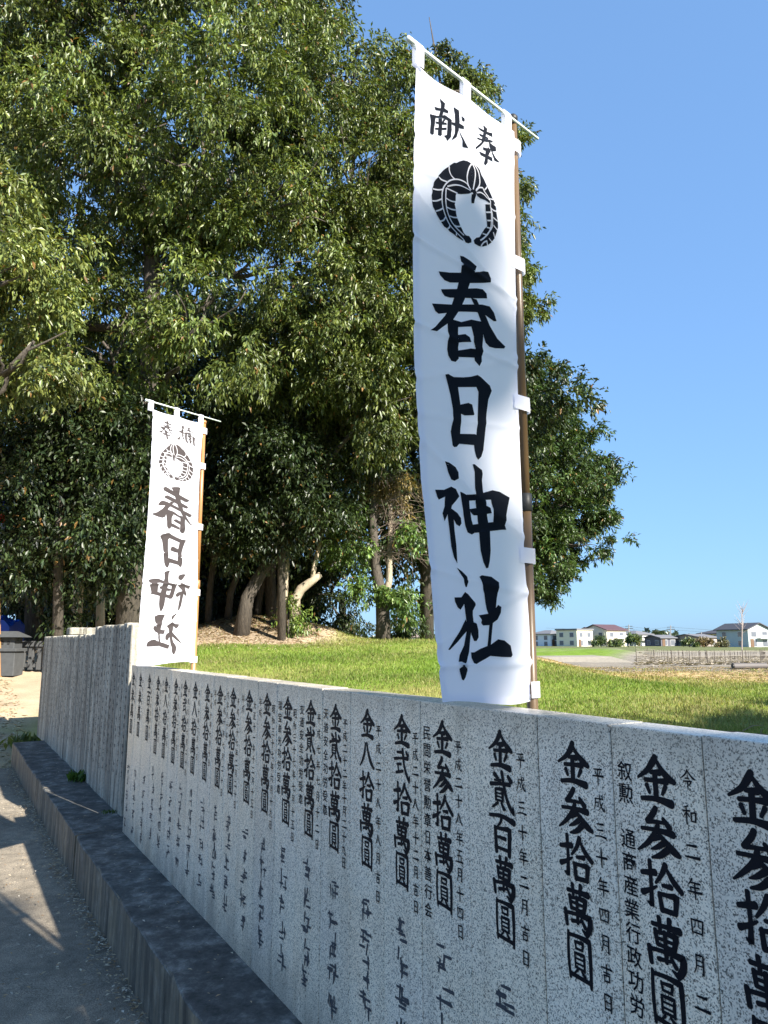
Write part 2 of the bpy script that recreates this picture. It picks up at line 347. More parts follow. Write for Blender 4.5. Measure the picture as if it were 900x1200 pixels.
G={k:[[tuple(map(float,p.split(','))) for p in st.split(' ')] for st in v.split('|')] for k,v in G.items()}
def crom(P,seg):
    if len(P)==2: return [tuple(P[0][i]+(P[1][i]-P[0][i])*t/seg for i in range(3)) for t in range(seg+1)]
    out=[]
    for i in range(len(P)-1):
        a=P[max(i-1,0)];b=P[i];c=P[i+1];d=P[min(i+2,len(P)-1)]
        # keep sharp turns sharp
        v1=(b[0]-a[0],b[1]-a[1]);v2=(c[0]-b[0],c[1]-b[1]);v3=(d[0]-c[0],d[1]-c[1])
        def cs(p,q):
            m=math.hypot(*p)*math.hypot(*q); return 1 if m==0 else (p[0]*q[0]+p[1]*q[1])/m
        if cs(v1,v2)<.5: a=b
        if cs(v2,v3)<.5: d=c
        for k in range(seg+(i==len(P)-2)):
            t=k/seg
            out.append(tuple(.5*((2*b[j])+(-a[j]+c[j])*t+(2*a[j]-5*b[j]+4*c[j]-d[j])*t*t+(-a[j]+3*b[j]-3*c[j]+d[j])*t**3) for j in range(3)))
    return out
def stroke(P,seg=4,caps=5):
    C=crom(P,seg); n=len(C); L=[];Rr=[]
    for i,(x,y,w_) in enumerate(C):
        a=C[max(i-1,0)];b=C[min(i+1,n-1)]; dx,dy=b[0]-a[0],b[1]-a[1]; m=math.hypot(dx,dy) or 1; nx,ny=-dy/m,dx/m
        h=max(w_,1)*.5; L.append((x+nx*h,y+ny*h)); Rr.append((x-nx*h,y-ny*h))
    V=[];F=[]
    for a,b in zip(L,Rr): V+=[a,b]
    for i in range(n-1): F.append((2*i,2*i+1,2*i+3,2*i+2))
    def cap(i,sgn):
        x,y,w_=C[i]; a=C[max(i-1,0)];b=C[min(i+1,n-1)]; dx,dy=b[0]-a[0],b[1]-a[1]; m=math.hypot(dx,dy) or 1; dx,dy=dx/m*sgn,dy/m*sgn; h=max(w_,1)*.5
        nx,ny=-dy,dx; ids=[]
        for k in range(caps+1):
            an=-math.pi/2+math.pi*k/caps; V.append((x+(dx*math.cos(an)*.8+nx*math.sin(an))*h,y+(dy*math.cos(an)*.8+ny*math.sin(an))*h)); ids.append(len(V)-1)
        F.append(tuple(ids))
    cap(0,-1); cap(n-1,1)
    return V,F
_fc={}
def font_glyph(ch):
    if ch in _fc: return _fc[ch]
    try:
        cu=bpy.data.curves.new('g','FONT'); cu.body=ch; cu.resolution_u=2; cu.size=1
        if hasattr(cu,'offset'): cu.offset=.010
        o=bpy.data.objects.new('g',cu); col.objects.link(o); dg=bpy.context.evaluated_depsgraph_get(); me=o.evaluated_get(dg).to_mesh()
        V=[(v.co.x,v.co.y) for v in me.vertices]; F=[tuple(p.vertices) for p in me.polygons]; o.evaluated_get(dg).to_mesh_clear(); bpy.data.objects.remove(o); bpy.data.curves.remove(cu)
        x0=min(v[0] for v in V);x1=max(v[0] for v in V);y0=min(v[1] for v in V);y1=max(v[1] for v in V); k=100/max(x1-x0,y1-y0)
        V=[((x-(x0+x1)/2)*k+50,50-(y-(y0+y1)/2)*k) for x,y in V]
    except Exception: V,F=[],[]
    _fc[ch]=(V,F); return V,F
class Letters:
    def __init__(s,T): s.T=T; s.V=[]; s.F=[]; s.k=0
    def put(s,V,F,cx,cy,w_,h,rot=0):
        b=len(s.V); lift=(s.k%40)*.00004; s.k+=1
        for x,y in V:
            gx,gy=(x-50)/100*w_,(y-50)/100*h; s.V.append(s.T(cx+gx,cy-gy,lift))
        s.F+=[tuple(i+b for i in f) for f in F]
    def char(s,ch,cx,cy,w_,h,seg=4,jit=0,bold=1.0):
        if ch==' ' : return
        if ch in G:
            for st in G[ch]:
                st=[(x+random.uniform(-jit,jit),y+random.uniform(-jit,jit),ww*bold) for x,y,ww in st]
                V,F=stroke(st,seg,5 if seg>2 else 3); s.put(V,F,cx,cy,w_,h)
        else:
            V,F=font_glyph(ch); s.put(V,F,cx,cy,w_,h)
    def scrawl(s,cx,cy,w_,h,r,bold=9):     # a worn carving that can no longer be read
        for _ in range(r.randint(6,8)):
            x,y=r.uniform(15,75),r.uniform(10,85)
            if r.random()<.55: P=[(x-20,y,bold*.7),(x+22,y-4,bold)]
            else: P=[(x,y-22,bold),(x+r.uniform(-12,8),y+20,bold*.7)]
            V,F=stroke(P,2,3); s.put(V,F,cx,cy,w_,h)
    def obj(s,name,mat,parent): 
        if s.V: return mesh_obj(name,s.V,[f for f in s.F],mat,parent)

# ------------------------------------------------------------------ granite donor wall
WN=1.19; ZB=.391; ZT=1.533
wall=thing('donor_wall','long pale speckled granite wall carved with black donation lettering, standing on the concrete ledge','wall',wp(3,WN,ZB))
def onwall(a,z,l): return wp(-a,WN-.0009-l,z)       # a runs to the reader's right
edges=[-.18,.04,.255,.475,.69,.905,1.12,1.34,1.605,1.83,2.035,2.255,2.47,2.68,2.895,3.11,3.325,3.53,3.73,3.94,4.14,4.34,4.55,4.76,4.98,5.24,5.48,5.66]
cols=[(None,'','')]*4+[(.812,'金参拾萬圓','平成 十年 月吉日','',1.4,1.0),
 (1.012,'金参拾萬圓','令和二年四月二十九日','叙勲 通商産業行政功労'),
 (1.231,'金参拾萬圓','平成三十年四月吉日',''),
 (1.472,'金貳百萬圓','平成三十年二月吉日',''),
 (1.722,'金参拾萬圓','平成二十八年五月十四日','民間栄誉勲章日本善行会'),
 (1.929,'金弐拾萬圓','平成二十八年十二月吉日',''),
 (2.142,'金八拾萬圓','平成二十八年八月吉日',''),
 (2.367,'金貳拾萬圓','平成二十二年十月二十九日','天道安全功労受章'),
 (2.570,'金貳拾萬圓','平成七年七月十二日','交通安全功労受章'),
 (2.787,'金参拾萬圓','昭和三十七年七月十五日','瑞宝単光功労受章'),
 (3.004,'金参拾萬圓','昭和三十七年六月十九日','年成'),
 (3.218,'金参拾萬圓','大正十一年十二月十五日','年成'),
 (3.435,'金参拾萬圓','平成三十七年二月二十日','成年八十年'),
 (3.625,'金参拾萬圓','平成十年七月二十日','年成'),
 (3.832,'金参拾萬圓','平成十年七月十日',''),
 (4.045,'金八拾萬圓','平成十年六月十日',''),
 (4.244,'金弐拾萬圓','平成九年七月二十日','成年'),
 (4.443,'金参拾萬圓','平成九年二月十日',''),
 (4.658,'金八拾萬圓','平成八年七月五日','成年'),
 (4.869,'金参拾萬圓','平成七年七月五日',''),
 (5.10,'金百萬圓','平成六年四月十日',''),
 (5.36,'金参萬圓','平成五年二月',''),
 (5.58,'金参萬圓','平成五年','')]
rr=random.Random(5)
for i,(a,b) in enumerate(zip(edges[:-1],edges[1:])):
    mb=MB(); dz=rr.uniform(-.0012,.0012); dn=rr.uniform(-.0008,.0008)
    mb.box(-b+.0013,-a-.0013,WN+dn,WN+.105,ZB,ZT+dz,lambda p:wp(-p.x,p.y,p.z),.0022)
    sl_=mb.obj('granite_slab',M['granite'],wall)
    c=cols[i]
    if c[0] is None: continue
    main,dat,left=c[1],c[2],c[3]; seg=4 if i<13 else 2
    L=Letters(lambda x,z,l,dn=dn:wp(-x,WN+dn-.0009-l,z)); cs_=c[0]
    ztop=1.487-.001*rr.random(); pitch=.0965; 
    if len(main)<5: pitch=.11
    for k,ch in enumerate(main):
        wd=.094 if ch!='圓' else .076; L1=Letters(L.T); L1.char(ch,-cs_+rr.uniform(-.002,.002)+.000,ztop-.046-k*pitch,wd*rr.uniform(.96,1.03),.092 if len(main)==5 else .1,seg,.8,1.22); L1.obj('character',M['paint'],sl_)
    zt0=1.442; ln=len(dat); zp={10:.0535,11:.045,12:.040,9:.0535}.get(ln,.046)
    if i==5: zt0=1.468; zp=.062
    for k,ch in enumerate(dat):
        L.char(ch,-(cs_-.073),zt0-.015-k*zp,.031,.034,3 if i<13 else 1,.8,1.15)
    for k,ch in enumerate(left):
        L.char(ch,-(cs_+.074),1.462-.015-k*(.0425 if i==5 else .046),.036,.037,3 if i<13 else 1)
    tag(L.obj('small_lettering',M['paint'],sl_),kind='stuff') if L.V else None
    if i>4:
        W_=Letters(lambda x,z,l,dn=dn:wp(-x,WN+dn-.0008-l,z)); zz=ztop-.046-5*pitch-.07
        r2=random.Random(100+i)
        for k in range(5 if zz>.8 else 4): W_.scrawl(-cs_+r2.uniform(-.004,.004),zz-k*.088,.078,.076,r2,11)
        tag(W_.obj('faded_lettering',M['fadepaint'],sl_),kind='stuff')

# ------------------------------------------------------------------ weathered name posts
def post_row(label,edges_,n0,n1,ztop,zs,name='stone_post_row'):
    t=thing(name,label,'stone posts',wp((edges_[0]+edges_[-1])/2,n0,.39))
    for a,b in zip(edges_[:-1],edges_[1:]):
        mb=MB(); j=rr.uniform(-.006,.006); zt_=ztop+rr.uniform(-.009,.009)
        lean=rr.uniform(-.006,.006)
        mb.box(-b+.005,-a-.005,n0+j,n1+j,.36,zt_,lambda p:wp(-p.x+lean*(p.z-.4),p.y,p.z),.009)
        po=mb.obj('stone_post',M['oldstone'],t)
        L=Letters(lambda x,z,l,j=j,lean=lean:wp(-x+lean*(z-.4),n0+j-.001-l,z)); r2=random.Random(int(a*100))
        c_=-(a+b)/2; k=0; z=zt_-.06
        while z>.62:
            h=r2.choice([.045,.05,.055]); L.scrawl(c_+r2.uniform(-.004,.004),z,.06,h,r2,11)
            z-=h+r2.uniform(.008,.03)
            if r2.random()<.12: z-=.06
        tag(L.obj('worn_lettering',M['wornpaint'],po),kind='stuff')
    return t
post_row('taller row of grey weathered name posts, directly left of the granite wall',list(np.linspace(6.13,7.82,12)),1.27,1.45,1.845,0)
post_row('lower row of stained grey name posts, farthest along the concrete ledge',list(np.linspace(7.86,12.1,26)),1.27,1.42,1.77,0)
tag(MB().box(-6.118,-5.668,1.30,1.42,.38,1.45,lambda p:wp(-p.x,p.y,p.z),.01).obj('sun_gap_blocker',M['oldstone']),'added block keeping sun out of the gap between granite wall and name posts','stone block')  # added block, stops low sun slipping through the gap onto the ledge
T=lambda p:wp(-p.x,p.y,p.z)
pc=thing('stone_gatepost','square pale stone pillar with flat cap, rising behind the low name posts','stone pillar',wp(11.6,1.75,.5))
MB().box(-11.75,-11.45,1.55,1.95,.4,1.80,T,.01).obj('shaft',M['oldstone'],pc)
MB().box(-11.78,-11.42,1.52,1.98,1.803,1.90,T,.02).obj('cap',M['oldstone'],pc)

# ------------------------------------------------------------------ nobori banners
AZ1=R(47.0); P1=Vector((.392,2.002,0))
def pl(x,y):                                   # pixel on the first banner -> (along arm, height)
    A=Vector((math.sin(AZ1),math.cos(AZ1),0)); Nn=Vector((A.y,-A.x,0)); v=600-y; r=Vector((x-450,FL*CT-v*ST,FL*ST+v*CT))
    t=P1.dot(Nn)/r.dot(Nn); p=r*t; return ((p-P1).dot(A),p.z+EYE)
def conv(o,k,polys):
    return [[pl(o[0]+x/k,o[1]+y/k) for x,y in P] for P in polys]
def pp(s): return [[tuple(map(float,q.split(','))) for q in l.split()] for l in s.strip().split('\n')]
INK=[]
INK+=conv((500,110),10,pp("""175,35 232,100 225,160 205,240 165,240 185,170 190,110
115,130 180,150 225,155 265,190 262,220 190,185 130,170
62,215 130,250 118,330 105,455 80,468 62,440 72,330
62,215 150,240 230,235 300,300 298,420 290,500 245,548 215,480 250,470 258,300 200,265 120,262
125,305 170,318 245,325 250,352 190,345 130,332
120,378 180,385 245,385 245,412 180,408 125,400
160,268 200,272 198,360 195,470 175,484 150,465 160,380
215,280 236,290 212,335 192,328
315,150 370,200 380,330 370,430 345,510 285,548 330,460 335,350 330,240
300,325 380,350 425,385 425,420 370,400 300,350
395,260 430,300 430,335 405,320
365,400 400,500 440,590 475,645 415,625 390,500
640,375 690,420 680,470 655,560 610,620 560,662 550,640 600,590 635,500 650,430
570,398 625,425 700,460 748,472 750,520 690,490 600,435
590,475 650,500 700,530 690,550 600,505
555,520 620,545 700,550 740,565 742,590 660,585 570,555
690,580 740,620 780,640 785,690 740,690 780,760 835,822 770,800 735,700 700,630
630,640 720,665 720,700 640,672
590,685 660,720 740,760 748,812 690,775 610,730
690,640 720,690 690,760 690,820 665,855 645,830 660,760 665,680"""))
INK+=conv((500,295),8.57,pp("""335,38 370,48 430,90 495,150 465,215 430,320 380,480 340,570 270,680 100,800 40,785 100,745 190,640 260,520 310,360 345,200
135,188 240,205 460,215 560,200 600,210 630,275 625,315 430,315 240,305 190,280 150,230
155,370 290,372 500,368 560,378 600,420 607,468 500,468 240,458 190,440 165,400
68,512 260,528 560,530 635,548 680,610 708,695 680,695 600,640 500,605 330,600 130,618 100,590
440,460 500,480 540,560 600,650 640,740 720,870 798,950 785,968 700,965 640,950 600,910 580,850 550,700 500,580
215,690 270,680 320,720 315,900 325,1070 295,1105 250,1095 220,1040 210,980 218,850
270,680 350,705 450,680 550,700 572,740 575,850 565,1000 560,1100 530,1150 490,1090 480,1000 478,850 450,750 320,755
310,835 390,825 435,855 452,905 310,915
318,990 440,972 490,980 490,1060 318,1055"""))
INK+=conv((510,430),10.44,pp("""115,95 150,88 225,120 285,170 285,250 315,450 325,600 315,810 305,935 270,975 235,980 215,960 190,790 218,640 220,520 185,330 150,190
150,88 225,122 350,125 450,115 535,92 580,120 690,220 715,285 675,390 655,560 640,800 620,1010 595,1090 555,1130 530,1090 510,1020 500,950 530,820 545,560 548,300 520,240 285,245 200,200
305,460 420,435 470,455 500,575 490,585 370,590 310,565
312,815 510,815 535,830 505,950 300,938"""))
INK+=conv((500,535),8.18,pp("""158,48 215,60 280,100 308,150 305,210 270,232 235,220 200,150
68,320 160,320 235,288 285,310 322,380 285,425 240,470 232,495 200,545 165,622 142,545 160,480 170,385 105,415 90,390
190,500 240,500 262,600 270,700 290,850 300,1025 265,970 235,860 215,700 200,600
235,500 300,540 340,590 345,640 325,668 290,650 255,590
330,335 345,338 400,365 425,370 430,500 450,600 465,650 480,730 455,745 410,725 385,660 365,550 345,420
400,362 480,360 560,345 655,318 720,335 805,392 795,450 775,560 760,660 775,700 720,702 520,725 470,730 465,650 600,630 660,625 655,500 640,408 425,420
460,70 480,68 555,125 562,160 555,220 565,330 590,430 600,560 630,700 635,900 625,1000 610,1065 590,1070 565,1010 540,900 525,700 490,430 485,250 482,140
430,500 500,490 590,470 625,490 640,540 520,560 470,560 435,530"""))
INK+=conv((515,660),8.276,pp("""172,40 230,80 275,130 288,180 278,230 265,232 235,150
145,332 220,330 258,278 290,300 362,385 365,405 335,460 330,550 265,550 258,480 248,395 210,452 180,430 150,370
260,545 270,600 265,660 180,760 95,842 78,838 110,790 180,670
265,540 330,545 315,640 300,770 290,860 265,950 265,1040 250,1110 232,1138 215,1130 190,1050 180,960 195,890 240,800 260,700
320,550 365,590 385,650 385,720 365,755 340,755 315,690 300,600
405,130 430,115 520,130 588,185 575,290 555,400 530,480 525,570 510,700 500,790 465,900 465,820 480,700 490,600 465,450 450,300 430,210
385,505 470,490 530,450 570,405 595,425 600,480 570,545 500,600 430,605 410,580 410,550
308,865 340,865 400,830 500,790 570,738 630,750 690,800 708,890 695,912 600,910 490,900 450,925 380,960 345,978 325,970 312,920"""))
CH=[INK[20:29],INK[29:33],INK[33:41],INK[41:49]]
print('ink',len(INK))
CREST=conv((500,180),10,pp("""512,125 470,95 425,80 385,90 355,105 325,102 290,125 265,145 235,165 210,185 185,215 160,240 150,265 125,290 110,320 105,355 92,395 95,430 85,470 90,520 92,560 100,610 120,660 130,710 155,755 185,805 215,850 245,875 270,910 300,935 325,960 350,985 385,1010 415,1025 430,1010 450,1045 480,1055 515,1045 515,1010 490,970 455,960 430,930 415,890 395,850 380,800 360,750 350,700 345,640 335,590 345,540 345,490 350,465 400,475 480,478 520,460
512,125 520,460 555,480 565,510 600,540 650,560 695,590 665,610 670,680 675,740 685,800 690,860 660,890 630,940 605,985 570,990 540,1020 550,1060 600,1090 650,1095 700,1080 740,1050 780,1000 800,940 820,870 815,800 800,720 785,650 770,590 745,530 710,450 680,390 650,320 620,265 600,205 575,165 540,140
508,435 552,435 552,500 541,590 512,588 508,500"""))
CLINE=conv((500,180),10,pp("""272,140 275,200 300,260 335,300
150,265 180,300 240,328
95,398 150,412 210,410
90,540 140,540 195,520
120,665 170,650 205,630
165,790 205,775 235,735
245,880 265,860 275,835
335,965 340,940 345,920
495,430 460,360 400,315 330,298 260,320 220,370 200,430 195,520 205,620 235,730 280,840 340,920 420,1010 430,1030
240,400 235,480 238,580 255,680 290,780 340,860 400,930 430,960
240,395 300,430 360,465
250,378 330,370 400,385 470,430 490,450
240,515 290,550 340,565
245,620 300,650 350,660
275,725 320,745 370,750
330,840 360,855 405,852
510,125 480,180 462,260 465,340 485,410 500,435
512,125 540,190 548,260 540,340 525,430
530,130 570,200 590,270 597,350 585,400 555,440
555,450 590,412 630,415 650,460 690,520 705,560 720,640 740,700 748,780 745,870 700,940 650,1000 610,1025
560,475 600,468 640,490 680,540 705,565
725,650 735,760 728,880 690,960 615,1025
650,440 670,420 675,405
700,545 750,552
665,600 715,605
670,700 730,700
685,795 745,797
680,875 725,885
635,945 690,965
725,650 760,680 800,690
755,760 810,805
760,850 815,915
760,930 780,1000
710,1000 745,1045
685,1030 695,1085
620,1090 650,1050 690,1030"""))
def interp(z,tab):
    zs=[t[0] for t in tab]; return float(np.interp(z,zs,[t[1] for t in tab]))
# outline of the cloth as (height, position along the arm)
zL=[(1.552,pl(518,829)[0]),(1.70,pl(509,760)[0]),(1.84,pl(503,680)[0]),(2.08,pl(492,560)[0]),(2.38,pl(487,420)[0]),(2.8,pl(487,260)[0]),(3.205,pl(488.5,75)[0])]
zR=[(1.552,pl(628,815)[0]),(1.75,pl(621,724)[0]),(1.92,pl(614.5,659)[0]),(2.2,pl(609.5,545)[0]),(2.5,pl(606,437)[0]),(2.8,pl(603,305)[0]),(3.205,pl(599.5,165)[0])]
def disp(a,z,seed):
    a=a/.45
    d=.006*math.sin(3.1*a+2.2*z+seed)+.004*math.sin(7.3*a-3.7*z+seed*2)
    for k in range(8):                            # packing creases
        zc=1.62+k*.213+.03*math.sin(k*2.1+seed)+a*.05*math.cos(k*1.7+seed); t=(z-zc)/.0085; d+=.0062*math.exp(-t*t)*(.6+.4*math.sin(k*5+seed)); 
    for k in range(5):
        zc=1.75+k*.33; t=((z-zc)+(a+.5)*(.22 if k%2 else -.18))/.011; d+=.0042*math.exp(-t*t)
    d+=.004*math.exp(-((z-3.2)/.12)**2)*math.cos(a*12)
    d+=.012*math.sin((a+.5)*5+seed)*max(0,(1.95-z))
    return d
def banner(label,base,az,lean,mir,seed,ptop,polemat,inkmat,dz,brad):
    t=thing('nobori_banner',label,'banner',(base.x,base.y,.35),0,'white shrine banners on poles')
    A=Vector((math.sin(az),math.cos(az),0)); Nn=Vector((A.y,-A.x,0))
    zf=(lambda z:1.57+(z-1.552)*.928) if mir else (lambda z:z)
    def T(a,z,off=0): 
        aa=(-.435-a) if mir else a
        return base+A*(aa+lean*(z-1.55))+Nn*(disp(aa,z,seed)+off)+Vector((0,0,zf(z)+dz))
    def Tg(a,z,off): return base+A*(a+lean*(z-1.55))+Nn*off+Vector((0,0,zf(z)+dz))
    NA,NZ=36,380; V=[];F=[]
    for j in range(NZ+1):
        zn=j/NZ
        z=1.552+zn*(3.205-1.552)
        l,r_=interp(z,zL),interp(z,zR)
        if mir: l,r_=-.40+.01*math.sin(z*3),-.018+.006*math.sin(z*4)
        for i in range(NA+1):
            u=i/NA; a=l+(r_-l)*u
            z2=z
            if zn>.9:                             # top edge sags between its loops
                z2-= (zn-.9)/.1*.004*abs(math.sin(2*math.pi*u))
            if zn<.1: z2+=(.1-zn)/.1*.010*math.sin(u*4.5+seed)
            V.append(base+A*(a+lean*(z-1.55))+Nn*disp(a,z,seed)+Vector((0,0,zf(z2)+dz)))
    for j in range(NZ):
        for i in range(NA): a=j*(NA+1)+i; F.append((a,a+1,a+NA+2,a+NA+1))
    cl=mesh_obj('cloth',V,F,M['cloth'],t,True)
    def hem(u0,u1,j0,j1):
        vv=[V[j*(NA+1)+i]+Nn*.0011 for j in range(j0,j1+1) for i in (u0,u1)] if j1-j0>8 else [V[j*(NA+1)+i]+Nn*.0011 for i in range(u0,u1+1) for j in (j0,j1)]
        mesh_obj('hem',vv,[(2*q,2*q+1,2*q+3,2*q+2) for q in range(len(vv)//2-1)],M['cloth'],cl,True)
    hem(0,2,4,NZ-3); hem(NA-1,NA,4,NZ-3); hem(0,NA,0,4); hem(0,NA,NZ-6,NZ)
    def ink(polys,name,mat,off,k0=0):
        VV=[];FF=[]
        for q,P in enumerate(polys):
            pts=[]
            n=len(P)
            for i in range(n):                     # soften the traced corners
                a,b=P[i],P[(i+1)%n]; m=max(1,int(math.hypot(a[0]-b[0],a[1]-b[1])/.012))
                for k in range(m): pts.append((a[0]+(b[0]-a[0])*k/m,a[1]+(b[1]-a[1])*k/m))
            bm=bmesh.new(); vs_=[bm.verts.new((x,y,0)) for x,y in pts]
            try: tri=tessellate_polygon([[Vector((x,y,0)) for x,y in pts]])
            except Exception: continue
            for tr in tri:
                try: bm.faces.new([vs_[i] for i in tr])
                except Exception: pass
            for _ in range(2):
                es=[e for e in bm.edges if e.calc_length()>.022]
                if es: bmesh.ops.subdivide_edges(bm,edges=es,cuts=1); bmesh.ops.triangulate(bm,faces=bm.faces[:])
            bm.verts.index_update(); b=len(VV); VV+=[T(v.co.x,v.co.y,off+(q%20)*.00003) for v in bm.verts]; FF+=[tuple(v.index+b for v in f.verts) for f in bm.faces]; bm.free()
        return mesh_obj(name,VV,FF,mat,cl,True)
    [ink(g_,'character',inkmat,.0012) for g_ in (INK[:12],INK[12:20],*CH)]; ink(CREST,'crest',inkmat,.0012)
    VV=[];FF=[]
    for P in CLINE:
        n=len(P); ps=crom([(x,y,.0042) for x,y in P],3); b=len(VV)
        for i,(x,y,w_) in enumerate(ps):
            a_,c_=ps[max(i-1,0)],ps[min(i+1,len(ps)-1)]; dx,dy=c_[0]-a_[0],c_[1]-a_[1]; m=math.hypot(dx,dy) or 1
            VV+=[T(x-dy/m*.0021,y+dx/m*.0021,.0026),T(x+dy/m*.0021,y-dx/m*.0021,.0026)]
        FF+=[(b+2*i,b+2*i+1,b+2*i+3,b+2*i+2) for i in range(len(ps)-1)]
    mesh_obj('crest_lines',VV,FF,M['cloth'],cl,True)
    # pole in two telescoped lengths with a collar and a cap
    pr=brad
    g=hgt(base.x,base.y)-(.6 if mir else 0); ps=0.0 if mir else .014
    MB().tube([Tg(ps,g-dz-.05,-.012),Tg(ps,2.09,-.012)],[pr*1.22,pr*1.18],14).obj('pole',polemat,t,True)
    MB().tube([Tg(ps,2.09,-.012),Tg(ps,ptop,-.012)],[pr,pr*.92],14).obj('upper_pole',polemat,t,True)
    MB().tube([Tg(ps,2.055,-.012),Tg(ps,2.057,-.012),Tg(ps,2.104,-.012),Tg(ps,2.106,-.012)],[pr*1.25,pr*1.45,pr*1.4,pr*1.1],14).obj('collar',polemat if mir else M['black'],t,True)
    MB().tube([Tg(ps,ptop-.012,-.012),Tg(ps,ptop+.004,-.012),Tg(ps,ptop+.012,-.012)],[pr*1.15,pr*1.2,pr*.7],14).obj('cap',M['black'] if not mir else polemat,t,True)
    MB().tube([Tg(-.445,3.257,0),Tg(.125,3.257,0)],[.0052,.0042],8).obj('crossbar',M['rod'],t,True)
    MB().tube([Tg(-.452,3.257,0),Tg(-.41,3.257,0)],[.008,.008],8).obj('end_sleeve',M['rod'],t,True)
    # loops over the crossbar and round the pole
    for a in (-.412,-.222,-.035):
        wd=.015; V=[];F=[]
        prof=[(-.0078,3.195),(-.0078,3.235),(-.007,3.258),(-.003,3.2655),(.003,3.2655),(.007,3.258),(.0078,3.235),(.006,3.195)]
        for off,z in prof:
            for s_ in (-wd,wd): V.append(Tg(a+s_,z,off))
        F=[(2*i,2*i+1,2*i+3,2*i+2) for i in range(len(prof)-1)]
        mesh_obj('top_loop',V,F,M['cloth'],t,True)
    hs=[1.575,1.93,2.36,2.785,3.17] if not mir else [1.575,2.02,2.47,2.90,3.155]
    for z in hs:
        r1=pr*1.22+.003; V=[];F=[]; edge=(interp(z,zR) if not mir else -.018)-.02
        prof=[(edge,.003)]+[(ps+math.sin(an)*r1+.002,math.cos(an)*r1-.012+.002) for an in np.linspace(-.3,math.pi+.3,9)]+[(edge,-.004)]
        for a,off in prof:
            for s_ in (-.021,.021): V.append(Tg(a,z+s_,off))
        F=[(2*i,2*i+1,2*i+3,2*i+2) for i in range(len(prof)-1)]
        mesh_obj('side_loop',V,F,M['cloth'],t,True)
    return t
banner('large near white banner with black characters, over the granite wall on a brown pole',P1,AZ1,0.0,False,1.3,3.275,M['pole1'],M['ink'],0,.0125)
banner('far white banner showing mirrored characters, on a tan pole beside the stone posts',Vector((-1.173,4.678,0)),R(38.5),.0,True,4.1,3.225,M['pole2'],M['inkthru'],0,.0135)

# ------------------------------------------------------------------ foliage
def leaves_mesh(name,pos,dirs,ln,wd,cols_,mat,parent,fold=.25,up=None):
    n=len(pos); dirs=dirs/np.linalg.norm(dirs,axis=1,keepdims=True)
    rv=rng.normal(0,1,(n,3))*.55; rv[:,2]+=1.0
    if up is not None: rv=rv+up*1.2
    side=np.cross(dirs,rv); side/=np.linalg.norm(side,axis=1,keepdims=True)+1e-9; nm=np.cross(side,dirs)
    ln=np.asarray(ln).reshape(-1,1)*np.ones((n,1)); wd=np.asarray(wd).reshape(-1,1)*np.ones((n,1))
    b=pos; m=pos+dirs*ln*.45; L=m+side*wd*.5+nm*wd*fold; Rr=m-side*wd*.5+nm*wd*fold; t=pos+dirs*ln+np.array([0,0,-1.])*ln*.12
    V=np.stack([b,L,t,Rr],1).reshape(-1,3)
    if parent is not None: V=V-np.array(parent.location)
    me=bpy.data.meshes.new(name); me.vertices.add(4*n); me.vertices.foreach_set('co',V.astype(np.float32).reshape(-1))
    i=np.arange(n)*4; tri=np.stack([i,i+2,i+1,i,i+3,i+2],1).reshape(-1).astype(np.int32)
    me.loops.add(6*n); me.loops.foreach_set('vertex_index',tri); me.polygons.add(2*n); me.polygons.foreach_set('loop_start',np.arange(0,6*n,3,dtype=np.int32)); me.update(calc_edges=True)
    ca=me.color_attributes.new('tint','FLOAT_COLOR','POINT'); c=np.repeat(np.c_[np.clip(cols_,0,1),np.ones(n)],4,0); ca.data.foreach_set('color',c.astype(np.float32).reshape(-1))
    me.materials.append(mat); o=bpy.data.objects.new(name,me); link(o,parent); return o
